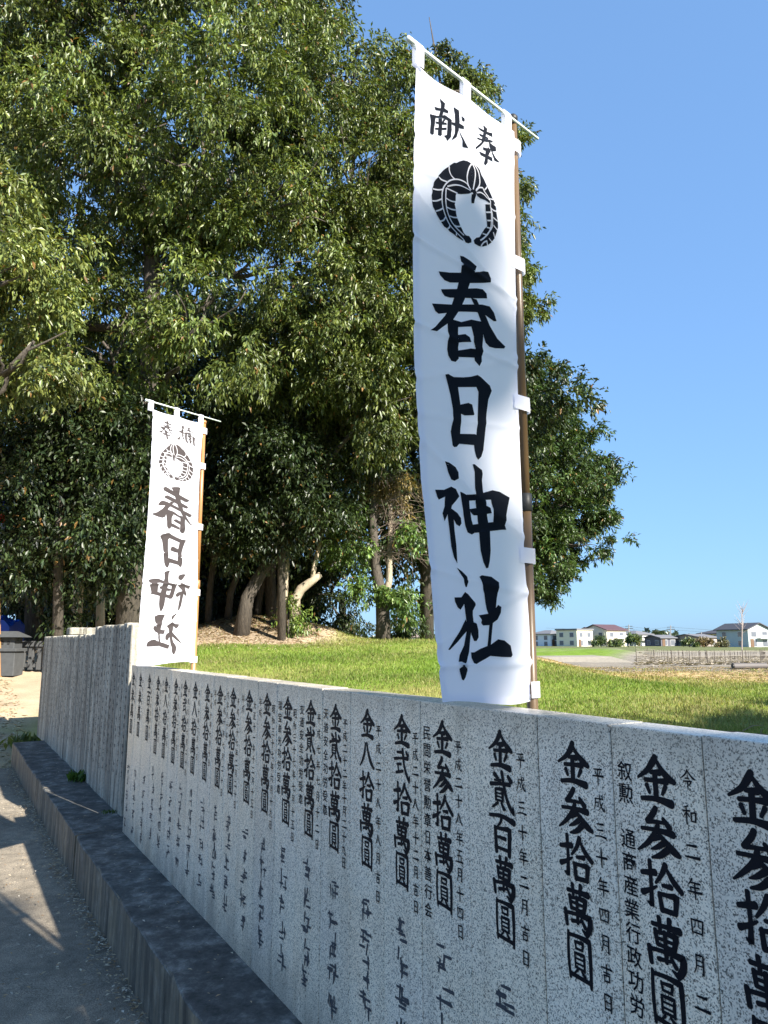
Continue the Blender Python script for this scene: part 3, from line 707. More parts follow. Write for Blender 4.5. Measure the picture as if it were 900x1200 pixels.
def crown(parent,blobs,nclump,per,ln,base,droop=.7,rc=(.32,.62),inner=.45,name='crown',flat=1.0,aspect=.36,vary=.28,spf=1.0):
    ln*=1.15
    B=np.array([[*b[0],b[1]] for b in blobs]); pw=B[:,3]**2; pw/=pw.sum()
    nb=max(3,nclump//7); kb_=rng.choice(len(B),nb,p=pw); d=rng.normal(0,1,(nb,3)); d/=np.linalg.norm(d,axis=1,keepdims=True); d[:,2]*=flat
    rad=B[kb_,3]*(inner+(1.0-inner)*rng.random(nb)**.5); bc=B[kb_,:3]+d*rad[:,None]
    q=rng.integers(0,nb,nclump); k=kb_[q]; sp=np.minimum(.30*B[k,3],.62)[:,None]*spf
    off=rng.normal(0,1,(nclump,3))*sp*np.array([1,1,.42]); C=bc[q]+off; d=d[q]*.8+off/(sp*1.6); d/=np.linalg.norm(d,axis=1,keepdims=True)+1e-6
    bshade=rng.normal(1,.16,nb)[q]
    rcl=rng.uniform(rc[0],rc[1],nclump)
    ncol=rng.normal(1,.12,nclump)*bshade
    n=nclump*per; ci=np.repeat(np.arange(nclump),per)
    # several drooping sprays make up a clump
    spn=max(4,per//13); spd=rng.normal(0,1,(nclump,spn,3)); spd+=d[:,None,:]*1.1; spd[:,:,2]+= -.15; spd/=np.linalg.norm(spd,axis=2,keepdims=True)
    si=rng.integers(0,spn,n); sdir=spd[ci,si]
    tt=rng.random(n)**.8
    pos=C[ci]+sdir*(tt*rcl[ci]*1.12)[:,None]+rng.normal(0,.045,(n,3))*(rcl[ci]/.45)[:,None]; pos[:,2]-=tt**2*rcl[ci]*.35*droop
    dr=sdir*.6+rng.normal(0,.55,(n,3)); dr[:,2]-=droop
    hue=rng.random((n,1)); c=np.array(base)[None,:]*(1+vary*rng.normal(0,1,(n,1)))*ncol[ci][:,None]
    c=c*(1-.30*hue*np.array([[0,.0,.6]]))*(1+np.array([[.45,.2,-.2]])*(hue-.5)); c=np.clip(c,.008,.4)
    br=rng.random(n)<.018; c[br]=np.array([.20,.11,.035])*rng.uniform(.6,1.2,(br.sum(),1))
    L=ln*rng.uniform(.7,1.25,n)
    return leaves_mesh(name,pos,dr,L,L*aspect,c,M['leaf'],parent)
def wig(a,b,n=6,amp=.12,rd=None):
    a,b=Vector(a),Vector(b); L=(b-a).length; r=rd or random; out=[]
    for i in range(n+1):
        t=i/n; p=a.lerp(b,t)
        if 0<i<n: p+=Vector((r.uniform(-1,1),r.uniform(-1,1),r.uniform(-.6,.6)))*amp*L/n*1.5
        out.append(p)
    return out
def tree(label,base,trunk_pts,trunk_r,blobs,nclump,per,ln,colr,limbs=True,group='trees of the shrine grove',name='oak_tree',bmat='bark',**k):
    t=thing(name,label,'tree',base,0,group)
    mb=MB(); mb.tube(trunk_pts,trunk_r,10); mb.obj('trunk',M[bmat],t,True)
    if limbs:
        lb=MB(); top=trunk_pts
        for b in blobs:
            c=Vector(b[0]); cand=min(top,key=lambda p:(Vector(p)-c).length+max(0,Vector(p).z-c.z+.8)*2); L=(c-Vector(cand)).length
            r0=min(.13,.03+.018*L); lb.tube(wig(cand,c,6,.25),list(np.linspace(r0,.03,7)),6)
            for _ in range(3):
                e=c+Vector((random.gauss(0,1),random.gauss(0,1),random.gauss(0,.7))).normalized()*b[1]*.85
                lb.tube(wig(c.lerp(Vector(cand),.25),e,4,.25),list(np.linspace(.045,.012,5)),5)
        lb.obj('limbs',M[bmat],t,True)
    crown(t,blobs,nclump,per,ln,colr,**k); return t
def px(x,y,Y,r): p=at(x,y,Y); return (p,r)
def g3(x,Y,dy=0): # ground point under image column x at depth Y
    X=(x-450)/880.*Y; return Vector((X,Y,hgt(X,Y)-.1+dy))
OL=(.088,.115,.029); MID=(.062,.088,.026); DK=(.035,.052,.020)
# big oak whose trunk rises behind the far banner
b0=g3(152,17)
tree('tallest broad oak with drooping olive leaves, thick trunk rising behind the far banner',b0,
 [b0,at(156,640,17),at(168,500,17),at(178,400,17),at(178,300,17),at(166,210,17),at(150,120,17),at(140,0,17)],[.35,.28,.25,.23,.20,.16,.12,.07],
 [px(60,60,16,2.0),px(170,30,16.5,2.2),px(280,60,16.5,2.0),px(120,150,15.3,1.7),px(250,170,15.6,1.9),px(40,190,17,1.9),px(335,120,17,1.4),
  px(60,300,16.5,1.7),px(165,270,17.3,1.5),px(240,370,15.2,1.35),px(120,400,15.6,1.3),px(330,230,16,1.6),px(90,500,18.8,1.3),px(300,300,17,1.4),
  px(190,-110,17,2.6),px(20,-60,17,2.5),px(300,-40,17.5,1.8),px(-70,100,17,2.2),px(-60,330,17,2.0),px(60,590,19.5,1.4),px(135,560,19.5,1.2),px(30,450,18.6,1.5)],
 1900,120,.125,OL,inner=.35)
# near overhanging boughs on the left margin belong to a second oak off to the left
b1=g3(-120,13)
tree('leafy oak at the left margin whose low pale-green boughs hang above the stone posts',b1,
 [b1,at(-110,560,13),at(-120,380,13),at(-130,200,13)],[.3,.24,.2,.1],
 [px(10,330,12.5,1.0),px(40,400,12.6,.75),px(-60,260,13,1.4),px(-90,400,13,1.4),px(5,270,12.6,.6)],230,110,.12,(.125,.15,.042))
# right-hand oak
b2=g3(282,21)
tree('broad oak right of centre with olive crown reaching behind the near banner',b2,
 [b2,at(290,700,21),at(304,675,21),at(323,645,21),at(350,590,21),at(372,480,21),at(396,350,21),at(415,180,21)],[.24,.19,.17,.15,.14,.13,.11,.06],
 [px(405,85,20,1.5),px(470,160,20,1.3),px(530,190,20.5,1.3),px(420,200,18.8,1.9),px(380,320,18.6,1.7),px(500,270,19.6,1.7),px(570,250,20.5,1.05),
  px(450,370,19,1.7),px(548,350,20.5,1.35),px(350,420,18.8,1.3),px(440,460,19,1.4),px(520,440,20,1.3),px(300,420,19,1.0),px(360,15,20.5,1.3),px(545,105,21,.45),px(510,100,21,.6),px(300,490,21.8,1.2),px(370,480,21.5,1.3),px(440,500,22,1.1),px(410,400,18.2,1.2),],
 1550,120,.13,(.082,.106,.027),inner=.35)
# wispy top shoots
t=thing('oak_tree','slender oak behind the near banner, wispy shoots showing above and right of its cloth','tree',g3(560,22),0,'trees of the shrine grove')
mb=MB(); mb.tube([g3(560,22),at(560,600,22),at(555,300,22),at(520,120,22),at(503,20,22)],[.2,.16,.12,.06,.012],8); mb.obj('trunk',M['bark'],t,True)
crown(t,[px(508,55,22,.35),px(525,80,22,.5),px(550,110,22,.6),px(598,165,22,.5),px(612,205,22,.35),px(618,260,22,.35),px(622,310,22,.4),px(605,370,22,.6),px(585,290,22,.6),px(560,180,22,.7)],150,80,.13,OL,rc=(.2,.42))
# evergreens inside the grove (leaf colours darkened to stand in for canopy shade)
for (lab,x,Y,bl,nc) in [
 ('dense evergreen with leaves darkened as shade at the far left of the grove',40,21,[px(20,480,21,2.0),px(80,560,22.5,1.8),px(0,620,21,1.6),px(110,640,21,1.4),px(60,680,21.5,1.1),px(130,470,21,1.8),px(10,700,22,.9)],300),
 ('small-leaved evergreen darkened as if shaded, just left of the far banner, hiding the big trunk',70,16.2,[px(150,500,16,.8),px(140,560,15.9,.8),px(80,560,16.2,1.1),px(115,615,16,.8),px(30,600,16.4,1.1),px(15,660,16.6,.9),px(75,655,16.2,.7),px(40,700,16.6,.6),px(150,615,16,.5),px(10,520,16.5,1.0)],330),
 ('small-leaved evergreen, darkened as if shaded, with low boughs over the leaning trunks',330,20.6,[px(300,590,20.3,.9),px(360,585,20.3,1.0),px(262,590,20.5,.8),px(320,550,20,1.1),px(400,600,20.6,.7),px(390,550,20.3,.9),px(285,630,20.6,.5),px(350,625,20.6,.5)],230),
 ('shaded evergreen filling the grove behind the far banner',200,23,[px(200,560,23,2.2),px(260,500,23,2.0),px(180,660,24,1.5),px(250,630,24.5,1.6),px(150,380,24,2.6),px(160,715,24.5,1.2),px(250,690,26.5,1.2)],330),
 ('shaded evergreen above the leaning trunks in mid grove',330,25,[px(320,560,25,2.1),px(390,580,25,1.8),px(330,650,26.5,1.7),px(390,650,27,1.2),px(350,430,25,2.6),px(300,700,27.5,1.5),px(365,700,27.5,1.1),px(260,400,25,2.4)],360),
 ('evergreen with leaves darkened as shade, standing between the dead trunk and the near banner',500,26,[px(440,520,26,1.9),px(500,560,26,2.0),px(490,640,26,1.6),px(430,610,26.5,1.4),px(540,600,26,2.0),px(500,450,26,2.3),px(560,480,26,2.2),px(520,670,26.5,1.0)],330),
 ('laurel thicket with leaves darkened as shade, closing the back of the grove at left',90,30,[px(x_,y_,30,1.7) for x_ in (-40,0,45,90,135,180) for y_ in (600,650,700)]+[px(x_,725,30,1.0) for x_ in (-30,0,30,60,90,120,150,180)],420),
 ('laurel thicket with leaves darkened as shade, closing the back of the grove behind the mound',290,30.5,[px(x_,y_,30.5,1.7) for x_ in (215,260,305,350) for y_ in (590,640,685)]+[px(x_,715,30.5,.9) for x_ in (210,240,270,300,330,355)],380),
 ('tall evergreen with leaves darkened as shade, deep in the grove behind the oaks',230,28,[px(100,200,28,4.0),px(230,120,28,4.0),px(330,250,28,3.6),px(60,380,28,3.6),px(430,330,28,3.4),px(220,330,28,3.6),px(20,60,29,3.5),px(520,330,28,2.4),px(400,160,28.5,2.8)],520)]:
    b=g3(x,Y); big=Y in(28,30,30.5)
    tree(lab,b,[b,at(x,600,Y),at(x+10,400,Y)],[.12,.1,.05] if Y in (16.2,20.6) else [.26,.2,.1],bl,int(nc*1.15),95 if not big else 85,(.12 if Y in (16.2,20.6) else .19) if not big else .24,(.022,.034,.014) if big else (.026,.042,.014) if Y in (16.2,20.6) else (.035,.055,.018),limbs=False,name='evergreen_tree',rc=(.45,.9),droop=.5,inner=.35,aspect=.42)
# low bright spray under the grove
# slim trunks standing on the mound
def trunk_tree(label,pts,rads,bm='bark',name='leaning_trunk_tree',cr=None,nc=30):
    t=thing(name,label,'tree',pts[0],0,'trees of the shrine grove'); mb=MB(); mb.tube(pts,rads,9); mb.obj('trunk',M[bm],t,True)
    if cr: crown(t,cr,nc,80,.16,MID,rc=(.4,.7))
    return t
trunk_tree('straight pale trunk on the mound, in the middle of the leaning ones',[g3(329,22),at(331,700,22),at(334,660,22),at(339,620,22),at(340,570,22)],[.18,.155,.14,.13,.1],'palebark',cr=[px(340,570,22,.8)])
tt=trunk_tree('curved pale trunk bending right with a broken stub, on the mound',[g3(345,21.6),at(346,702,21.6),at(353,690,21.6),at(364,682,21.6),at(376,673,21.6)],[.17,.15,.14,.12,.085],'palebark')
MB().tube([at(366,680,21.6),at(368,665,21.7),at(374,640,21.8),at(382,600,22)],[.08,.07,.06,.03],8).obj('branch',M['palebark'],tt,True)
trunk_tree('slim grey trunk nearest the far banner pole',[g3(243,23),at(246,690,23),at(250,660,23),at(256,600,23)],[.12,.1,.09,.06],cr=[px(256,600,23,.6)])
trunk_tree('slim curved trunk between the far banner and the leaning trunk',[g3(266,23),at(270,695,23),at(279,672,23),at(285,640,23),at(287,590,23)],[.12,.1,.09,.08,.05],cr=[px(287,590,23,.6)])
trunk_tree('slim dark trunk crossing behind the straight pale one',[g3(300,24),at(304,700,24),at(310,680,24),at(322,640,24)],[.13,.11,.1,.07])
trunk_tree('dark upright trunk beside the straight pale one on the mound',[g3(318,24),at(317,690,24),at(316,640,24),at(316,580,24)],[.2,.18,.17,.12])
trunk_tree('pale straight trunk at the left, above the low name posts',[g3(88,19),at(92,690,19),at(96,640,19),at(98,590,19)],[.15,.12,.11,.08],'palebark',cr=[px(98,600,19,.7)])
trunk_tree('slim mossy trunk above the taller name posts',[g3(118,18.5),at(118,700,18.5),at(120,650,18.5)],[.13,.1,.07],'palebark',cr=[px(120,640,18.5,.6)])
# dead tree with tangled grey twigs
bd=g3(449,22)
t=thing('dead_tree','half dead tree with bare tangled twigs standing left of the near banner','tree',bd,0)
MB().tube([bd,at(449,730,22),at(448,705,22),at(441,670,22),at(437,620,22),at(436,585,22),at(434,560,22)],[.24,.21,.2,.15,.13,.11,.05],10).obj('trunk',M['bark'],t,True)
MB().tube([at(449,712,22),at(456,680,22),at(457,640,22.1),at(458,590,22.2)],[.14,.1,.08,.04],8).obj('trunk_fork',M['palebark'],t,True)
mb=MB(); rt=random.Random(3)
for k in range(170):
    a=at(rt.choice([438,440,456,458]),rt.uniform(560,660),22); e=a+Vector((rt.gauss(.35,.5),rt.gauss(0,.5),rt.uniform(-.1,.6))); f=e+Vector((rt.uniform(-.1,.5),rt.uniform(-.3,.3),rt.uniform(-.7,-.1)))
    mb.tube([a,a.lerp(e,.5)+Vector((0,0,.12)),e,f],[.010,.007,.005,.003],3,False)
tag(mb.obj('bare_twigs',simple('dead_twigs',(.15,.115,.09),.9,.4,20),t),kind='stuff')
crown(t,[px(455,570,22,.65),px(475,575,22.4,.7),px(430,560,22.3,.6)],46,70,.11,(.17,.13,.05),rc=(.25,.5),name='withered_leaves')
crown(t,[px(425,695,21.5,.42),px(455,700,21.3,.4),px(480,705,21.7,.5),px(475,650,21.8,.7),px(490,620,22,.6),px(415,640,22.2,.8),px(405,610,22.3,.7)],95,80,.13,(.085,.14,.035),rc=(.25,.5),name='crown',flat=.6)
# sapling thicket left of the dead tree
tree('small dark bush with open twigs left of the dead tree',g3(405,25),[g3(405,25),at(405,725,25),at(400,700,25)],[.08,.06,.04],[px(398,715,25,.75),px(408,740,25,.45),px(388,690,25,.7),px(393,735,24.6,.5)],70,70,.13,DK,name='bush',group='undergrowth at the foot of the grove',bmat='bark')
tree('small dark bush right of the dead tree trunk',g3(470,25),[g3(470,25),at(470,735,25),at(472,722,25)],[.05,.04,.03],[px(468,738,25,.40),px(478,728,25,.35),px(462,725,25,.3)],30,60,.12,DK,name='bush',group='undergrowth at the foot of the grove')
tree('tuft of bright green shrub on the mound below the curved trunk',g3(338,21),[g3(338,21),at(338,726,21)],[.03,.02],[px(338,722,21,.35)],14,70,.11,(.10,.15,.03),name='bush',group='undergrowth at the foot of the grove',limbs=False)
MB()
# dark leaning trunk beside near banner
trunk_tree('thin dark trunk leaning just left of the near banner',[g3(503,27),at(498,735,27),at(492,710,27),at(488,690,27)],[.1,.09,.07,.05])
# round tree right of the near banner
b3=g3(560,32)
tree('round dense green tree standing clear of the grove, right of the near banner',b3,[b3,at(562,640,32),at(570,520,32)],[.35,.3,.15],
 [px(600,500,31,2.0),px(648,505,32,1.45),px(610,470,32,1.5),px(640,560,31,2.1),px(672,560,32.5,1.35),px(600,600,31,2.1),px(660,620,32,1.9),px(620,660,31.5,1.5),px(682,600,32.5,1.05),px(650,525,31,1.6),px(690,575,32,.9),px(620,440,32,1.2),px(560,560,32,2.4),px(694,545,33,.7),px(682,640,32.5,.8),px(640,680,32,.8),px(575,470,32,1.6)],
 1500,85,.17,(.050,.085,.024),name='round_tree',group='trees of the shrine grove',rc=(.3,.5),droop=.3,inner=.45,flat=.9,spf=.8)

# ------------------------------------------------------------------ grass, litter
def scatter_blades(n,Yr,xr,h,seed):
    r=np.random.default_rng(seed); Y=Yr[0]*(Yr[1]/Yr[0])**r.random(n); x=r.uniform(xr[0],xr[1],n); X=x/880*Y
    s=X*U.x+Y*U.y; q=X*N.x+Y*N.y; ok=(q>1.6); X,Y,s,q=X[ok],Y[ok],s[ok],q[ok]
    A,_=full_z(s,q); n1=blobn(X,Y,.8,1); n2=blobn(X,Y,3.,2)
    dens=np.clip(.75-.35*n1-.2*n2,.1,1)*np.where((X>3.5)&(Y>17.5+n1),.08,1)
    md=np.exp(-(((X+4.2)/3.0)**2+((Y-22.2)/3.3)**2)); dens*=np.where(md>.42,.10,1); dens*=np.where((X<-2)&(Y>25),0,1)
    ok=r.random(len(X))<dens; X,Y,A,n1,n2=X[ok],Y[ok],A[ok],n1[ok],n2[ok]; m=len(X)
    pos=np.stack([X,Y,A-.01],1); d=r.normal(0,.38,(m,3)); d[:,2]=1
    mixv=np.clip(r.random(m)*.75+.45*n1,0,1)[:,None]
    c=(np.array([.13,.205,.026])*(1-mixv)+np.array([.31,.26,.11])*mixv)*r.uniform(.6,1.3,(m,1))*(1+.22*n2[:,None])
    L=h*r.uniform(.5,1.5,m)*(1+.5*(blobn(X,Y,2.2,9)>.5))
    return pos,d,L,c
P=[scatter_blades(120000,(4.5,12),(-260,470),.06,11),scatter_blades(110000,(12,26),(-260,470),.075,12)]
pos,d,L,c=[np.concatenate([p[i] for p in P]) for i in range(4)]
_r=rng; W_=.005+.0005*pos[:,1]
tag(leaves_mesh('grass',pos,d,L,W_,c,M['blade'],None,fold=.1),'bright green turf with straw-coloured tufts','grass',kind='stuff')
# tufts of long grass by the wall, right
def litter(name,label,n,fn,ln,cols_,mat,z=.004):
    r=np.random.default_rng(abs(hash(label))%1000 if False else len(label)); p=fn(r,n); pos=np.array(p); m=len(pos)
    an=r.uniform(0,6.28,m); d=np.stack([np.cos(an),np.sin(an),r.uniform(-.05,.30,m)],1)
    L=ln*r.uniform(.5,1.3,m); c=np.array(cols_)[r.integers(0,len(cols_),m)]*r.uniform(.6,1.2,(m,1))
    up=np.zeros((m,3)); up[:,2]=6
    return tag(leaves_mesh(name,pos,d,L,L*.38,c,mat,None,fold=.12,up=up),label,'fallen leaves',kind='stuff')
def f_road(r,n):
    out=[]
    for i in range(n):
        if r.random()<.45: s=r.uniform(1,11); nn_=.885-abs(r.normal(0,.05)); 
        else: s=1.5+9*r.random()**1.5; nn_=.88-r.random()**1.2*3
        out.append(wp(s,nn_,RZ+.018))
    return out
DRY=[(.50,.39,.25),(.56,.48,.35),(.36,.25,.14),(.26,.17,.10),(.58,.52,.43)]
litter('fallen_leaves','small dry fallen leaves scattered over the road and gathered against the ledge',4200,f_road,.027,DRY,M['litter'])
def f_kerb(r,n): return [wp(r.uniform(1.2,11),r.uniform(.92,1.18),.392) for i in range(n)]
litter('leaf_litter','few dry leaf scraps lying on top of the concrete ledge',120,f_kerb,.020,DRY,M['litter'])
def f_mound(r,n):
    o=[]
    for i in range(n):
        X,Y=r.normal(-4,1.9),r.normal(22.6,2.0); o.append((X,Y,hgt(X,Y)+.01))
    return o
litter('leaf_mulch','brown dry leaves and straw lying over the earth mound under the trees',7000,f_mound,.12,DRY,M['litter'])
def f_dirt(r,n):
    o=[]
    for i in range(n):
        Y=r.uniform(16.5,28); X=Y*r.uniform(.2,.56); o.append((X,Y,hgt(X,Y)+.01))
    return o
litter('cut_straw','cut straw strewn along the bare strip beyond the grass',9000,f_dirt,.10,[(.45,.34,.17),(.36,.25,.13),(.5,.42,.25),(.2,.16,.10)],M['litter'])
# weeds in the ledge joint
def weeds(label,c0,n,h,colr,spread=.05):
    t=thing('weed_tuft',label,'weed',c0); r=np.random.default_rng(n)
    pos=np.array(c0)+r.normal(0,1,(n,3))*np.array([spread,spread,.0]); d=r.normal(0,.6,(n,3)); d[:,2]=1
    leaves_mesh('leaves',pos,d,h*r.uniform(.5,1.2,n),h*.25,np.array(colr)*r.uniform(.6,1.3,(n,1)),M['blade'],t)
weeds('green weed growing where the two rows of name posts meet on the ledge',wp(7.86,1.22,.385),70,.13,(.07,.13,.03))
weeds('small green weed at the foot of the granite wall end',wp(6.3,1.22,.385),25,.05,(.07,.11,.03),.03)
weeds('tall grass tuft at the foot of the farthest name post',wp(12.3,1.15,hgt(*wp(12.3,1.15,0)[:2])),80,.22,(.12,.15,.05),.12)
def f_left(r,n): 
    o=[]
    for i in range(n):
        p=wp(r.uniform(11,17.5),r.uniform(-3.5,1.25),0); o.append((p.x,p.y,hgt(p.x,p.y)+.008))
    return o
litter('straw_scraps','dry straw and leaf scraps over the sandy slope at the far left',4200,f_left,.075,DRY+[(.30,.26,.12),(.12,.15,.04)],M['litter'])
def heap(label,x,Y,n,sp):
    X=(x-450)/880*Y; z=hgt(X,Y); r=random.Random(n); mb=MB()
    for i in range(n):
        a=Vector((X+r.gauss(0,sp),Y+r.gauss(0,sp*.5),z+abs(r.gauss(0,.05)))); e=a+Vector((r.uniform(-.25,.25),r.uniform(-.1,.1),r.uniform(-.02,.06)))
        mb.tube([a,a.lerp(e,.5)+Vector((0,0,r.uniform(0,.03))),e],[.005,.004,.002],3,False)
    tag(mb.obj('cut_stalks',simple('dry_stalks',(.24,.18,.11),.9,.5,30)),label,'dry stalks',kind='stuff')
heap('small heap of dry cut stalks in the shaded grass close behind the wall',880,6.2,260,.22)
heap('loose dry stalks on the bare strip at the right',850,21,120,.7)

# ------------------------------------------------------------------ far field things
conc=simple('pale_concrete',(.24,.215,.175),.85,.3,6,.3)
t=thing('concrete_footing','low pale concrete footing with a sloping end in front of the green bank','footing',at(690,776,38))
zz=hgt(9,38)
MB().hexa([Vector(p) for p in [(7.6,37,zz-.3),(13.2,36,zz-.3),(12.6,42,zz-.3),(7.6,42,zz-.3),(7.6,38.5,zz+.22),(11.6,38.5,zz+.26),(11.6,42,zz+.26),(7.6,42,zz+.22)]]).obj('slab',conc,t)
# crop rows under netting stakes
cr=thing('netted_crop_rows','rows of thin stakes and wires over a ploughed brown plot at the right','crop net',(25,50,hgt(25,50)))
mb=MB(); wb=MB()
for row in range(9):
    Y=34+row*4.5; X0,X1=.335*Y,.60*Y; k=0; X=X0
    while X<X1:
        z=hgt(X,Y); mb.tube([(X,Y,z-.05),(X,Y,z+.6)],[.020,.018],4,False); X+=.8
    for hh in (.12,.34,.54):
        xs=np.linspace(X0,X1,8); wb.tube([(x_,Y,hgt(x_,Y)+hh) for x_ in xs],[.006]*8,3,False)
tag(mb.obj('stakes',simple('grey_stakes',(.13,.11,.09),.8,.3,5),cr),kind='stuff'); tag(wb.obj('wires',simple('grey_wire',(.22,.20,.17),.6,.2,5),cr),kind='stuff')
def f_stub(r,n):
    o=[]
    for i in range(n):
        row=r.integers(0,36); Y=31+row*1.1+r.normal(0,.06); X=Y*r.uniform(.335,.62); o.append((X,Y,hgt(X,Y)))
    return o
tag(litter('crop_stubble','dry crop stubble in rows over the brown plot','' or 9000,f_stub,.34,[(.34,.29,.23),(.42,.36,.27),(.22,.19,.16)],M['litter']),'dry crop stubble in rows over the brown plot','stubble')
t=thing('drain_pipe','black corrugated pipe lying on the field edge at the right','pipe',at(858,783,25))
pz=hgt(11.6,25)+.10
pts=[(11.55+i*.05,25+i*.012,pz) for i in range(26)]
MB().tube(pts,[.105 if i%2 else .095 for i in range(26)],10,False).obj('pipe',simple('grey_pipe',(.10,.09,.085),.6,.2,6),t,True)
MB().tube([(11.53,25,pz),(11.565,25,pz)],[.09,.09],12).obj('mouth',M['black'],t)
mb=MB()
for i in range(60):
    x_=14+random.random()*3.2; y_=25+random.gauss(0,.4); z=hgt(x_,y_); s_=random.uniform(.05,.2); mb.box(x_,x_+s_,y_,y_+s_,z,z+s_*.8)
tag(mb.obj('rubble',simple('dark_rubble',(.10,.09,.08),.9,.5,4)),'dark clods and rubble beside the pipe','rubble',kind='stuff')
# bare young tree
bt=at(869,762,70); bt.z=hgt(bt.x,bt.y)
t=thing('bare_sapling','leafless young tree standing in front of the gabled house','tree',bt)
mb=MB(); top=at(870,712,70); mb.tube([bt,bt.lerp(top,.5),top],[.07,.05,.012],5); mb.obj('trunk',simple('grey_twig',(.30,.25,.22),.9,.3,5),t)
mb=MB()
for k in range(26):
    f=random.uniform(.45,.95); a=bt.lerp(top,f); e=a+Vector((random.uniform(-1,1)*.8,random.uniform(-.6,.6),random.uniform(.4,1.2))); mb.tube([a,e],[.022,.008],3,False)
mb.obj('twigs',simple('grey_twig',(.30,.25,.22),.9,.3,5),t)

# ------------------------------------------------------------------ houses across the plain
wallm={}
def wm(c):
    if c not in wallm: wallm[c]=simple('render_wall',c,.8,.06,.6)
    return wallm[c]
glass=simple('window_glass',(.12,.13,.15),.15,.2,1); trim=simple('window_trim',(.5,.5,.5),.6,.1,1)
def house(label,x0,x1,ytop,Y,wc,rc_,kind='gable',rz=.45,dep=9,storeys=2,ridge='x',annex=None):
    xc=(x0+x1)/2; W=(x1-x0)/880*Y*.82; X=(xc-450)/880*Y; g=hgt(X,Y); H=(752-ytop)/880*Y+1.7-g
    t=thing('house',label,'house',(X,Y,g),rz,'houses across the fields')
    def P(x,y,z): return Vector((x,y,z))
    roofh=H*.24; wh=H-roofh
    if kind=='flat': roofh=.5; wh=H-.5
    m=wm(wc)
    def ob(mb,name,mat): return mesh_obj(name,mb.V,mb.F,mat,t,world=False)
    b=MB(); b.box(-W/2,W/2,-dep/2,dep/2,-.3,wh)
    if kind=='gable':
        if ridge=='y': b.add([(-W/2,-dep/2,wh+.002),(W/2,-dep/2,wh+.002),(0,-dep/2,wh+roofh),(-W/2,dep/2,wh+.002),(W/2,dep/2,wh+.002),(0,dep/2,wh+roofh)],[(0,1,2),(5,4,3)])
        else: b.add([(-W/2,-dep/2,wh+.002),(-W/2,dep/2,wh+.002),(-W/2,0,wh+roofh),(W/2,-dep/2,wh+.002),(W/2,dep/2,wh+.002),(W/2,0,wh+roofh)],[(2,1,0),(3,4,5)])
    ob(b,'wall',m); r_=MB(); o=.6; th=.22
    if kind=='flat': r_.box(-W/2-.3,W/2+.3,-dep/2-.3,dep/2+.3,wh+.01,wh+.45)
    elif kind=='hip':
        c=min(W,dep)/2*.95; a,bb=W/2+o,dep/2+o
        if W>=dep: rd=[(-(W/2-c)-.01,0),(W/2-c+.01,0)]
        else: rd=[(0,-(dep/2-c)),(0,dep/2-c)]
        V=[(-a,-bb,wh),(a,-bb,wh),(a,bb,wh),(-a,bb,wh),(-a,-bb,wh+th),(a,-bb,wh+th),(a,bb,wh+th),(-a,bb,wh+th),(*rd[0],wh+roofh+th),(*rd[1],wh+roofh+th)]
        F=[(3,2,1,0),(0,1,5,4),(1,2,6,5),(2,3,7,6),(3,0,4,7)]
        F+= [(4,5,9,8),(5,6,9),(6,7,8,9),(7,4,8)] if W>=dep else [(4,5,8),(5,6,9,8),(6,7,9),(7,4,8,9)]
        r_.add(V,F)
    else:
        e=roofh/((dep if ridge=='x' else W)/2)
        for sg in (-1,1):
            if ridge=='x':
                y1=sg*(dep/2+o); zl=wh-e*o; a=W/2+o
                V=[(-a,0,wh+roofh+.02),(a,0,wh+roofh+.02),(a,y1,zl+.02),(-a,y1,zl+.02)]
            else:
                x_=sg*(W/2+o); zl=wh-e*o; a=dep/2+o
                V=[(0,-a,wh+roofh+.02),(0,a,wh+roofh+.02),(x_,a,zl+.02),(x_,-a,zl+.02)]
            V=[Vector(v) for v in V]; V2=[v+Vector((0,0,th)) for v in V]; r_.hexa(V+V2)
    ob(r_,'roof',rc_)
    nw=max(2,int(W/3.2)); 
    for st in range(storeys):
        z=wh*(st+.42)/storeys; 
        for k in range(nw):
            x=-W/2+W*(k+.5)/nw; w2=.75; h=.62 if st else .8
            f=MB(); f.box(x-w2-.1,x+w2+.1,-dep/2-.06,-dep/2+.02,z-h-.1,z+h+.1); fo=ob(f,'window',trim)
            q=MB(); q.box(x-w2,x+w2,-dep/2-.09,-dep/2-.03,z-h,z+h); mesh_obj('pane',q.V,q.F,glass,fo,world=False)
        for k in range(2):
            y=-dep/2+dep*(k+.5)/2; f=MB(); f.box(-W/2-.06,-W/2+.02,y-.8,y+.8,z-.7,z+.7); fo=ob(f,'window',trim)
            q=MB(); q.box(-W/2-.09,-W/2-.03,y-.7,y+.7,z-.6,z+.6); mesh_obj('pane',q.V,q.F,glass,fo,world=False)
            f=MB(); f.box(W/2-.02,W/2+.06,y-.8,y+.8,z-.7,z+.7); fo=ob(f,'window',trim)
            q=MB(); q.box(W/2+.03,W/2+.09,y-.7,y+.7,z-.6,z+.6); mesh_obj('pane',q.V,q.F,glass,fo,world=False)
    if storeys==2 and kind!='flat':
        b=MB(); b.box(-W*.1,W*.4,-dep/2-1.3,-dep/2-.08,wh*.46,wh*.5); b.box(-W*.1,W*.4,-dep/2-1.32,-dep/2-1.22,wh*.505,wh*.66); ob(b,'balcony',trim)
    d=MB(); d.box(-W*.42,-W*.42+1.0,-dep/2-.1,-dep/2+.02,0,2.05); ob(d,'door',simple('brown_door',(.12,.07,.04),.6,.2,2))
    return t
rg=simple('grey_tile_roof',(.14,.14,.15),.7,.15,1); rm=simple('maroon_tile_roof',(.085,.048,.055),.7,.15,1); rdk=simple('dark_tile_roof',(.06,.06,.07),.7,.15,1); rp=simple('pinkish_tile_roof',(.42,.33,.30),.7,.1,1)
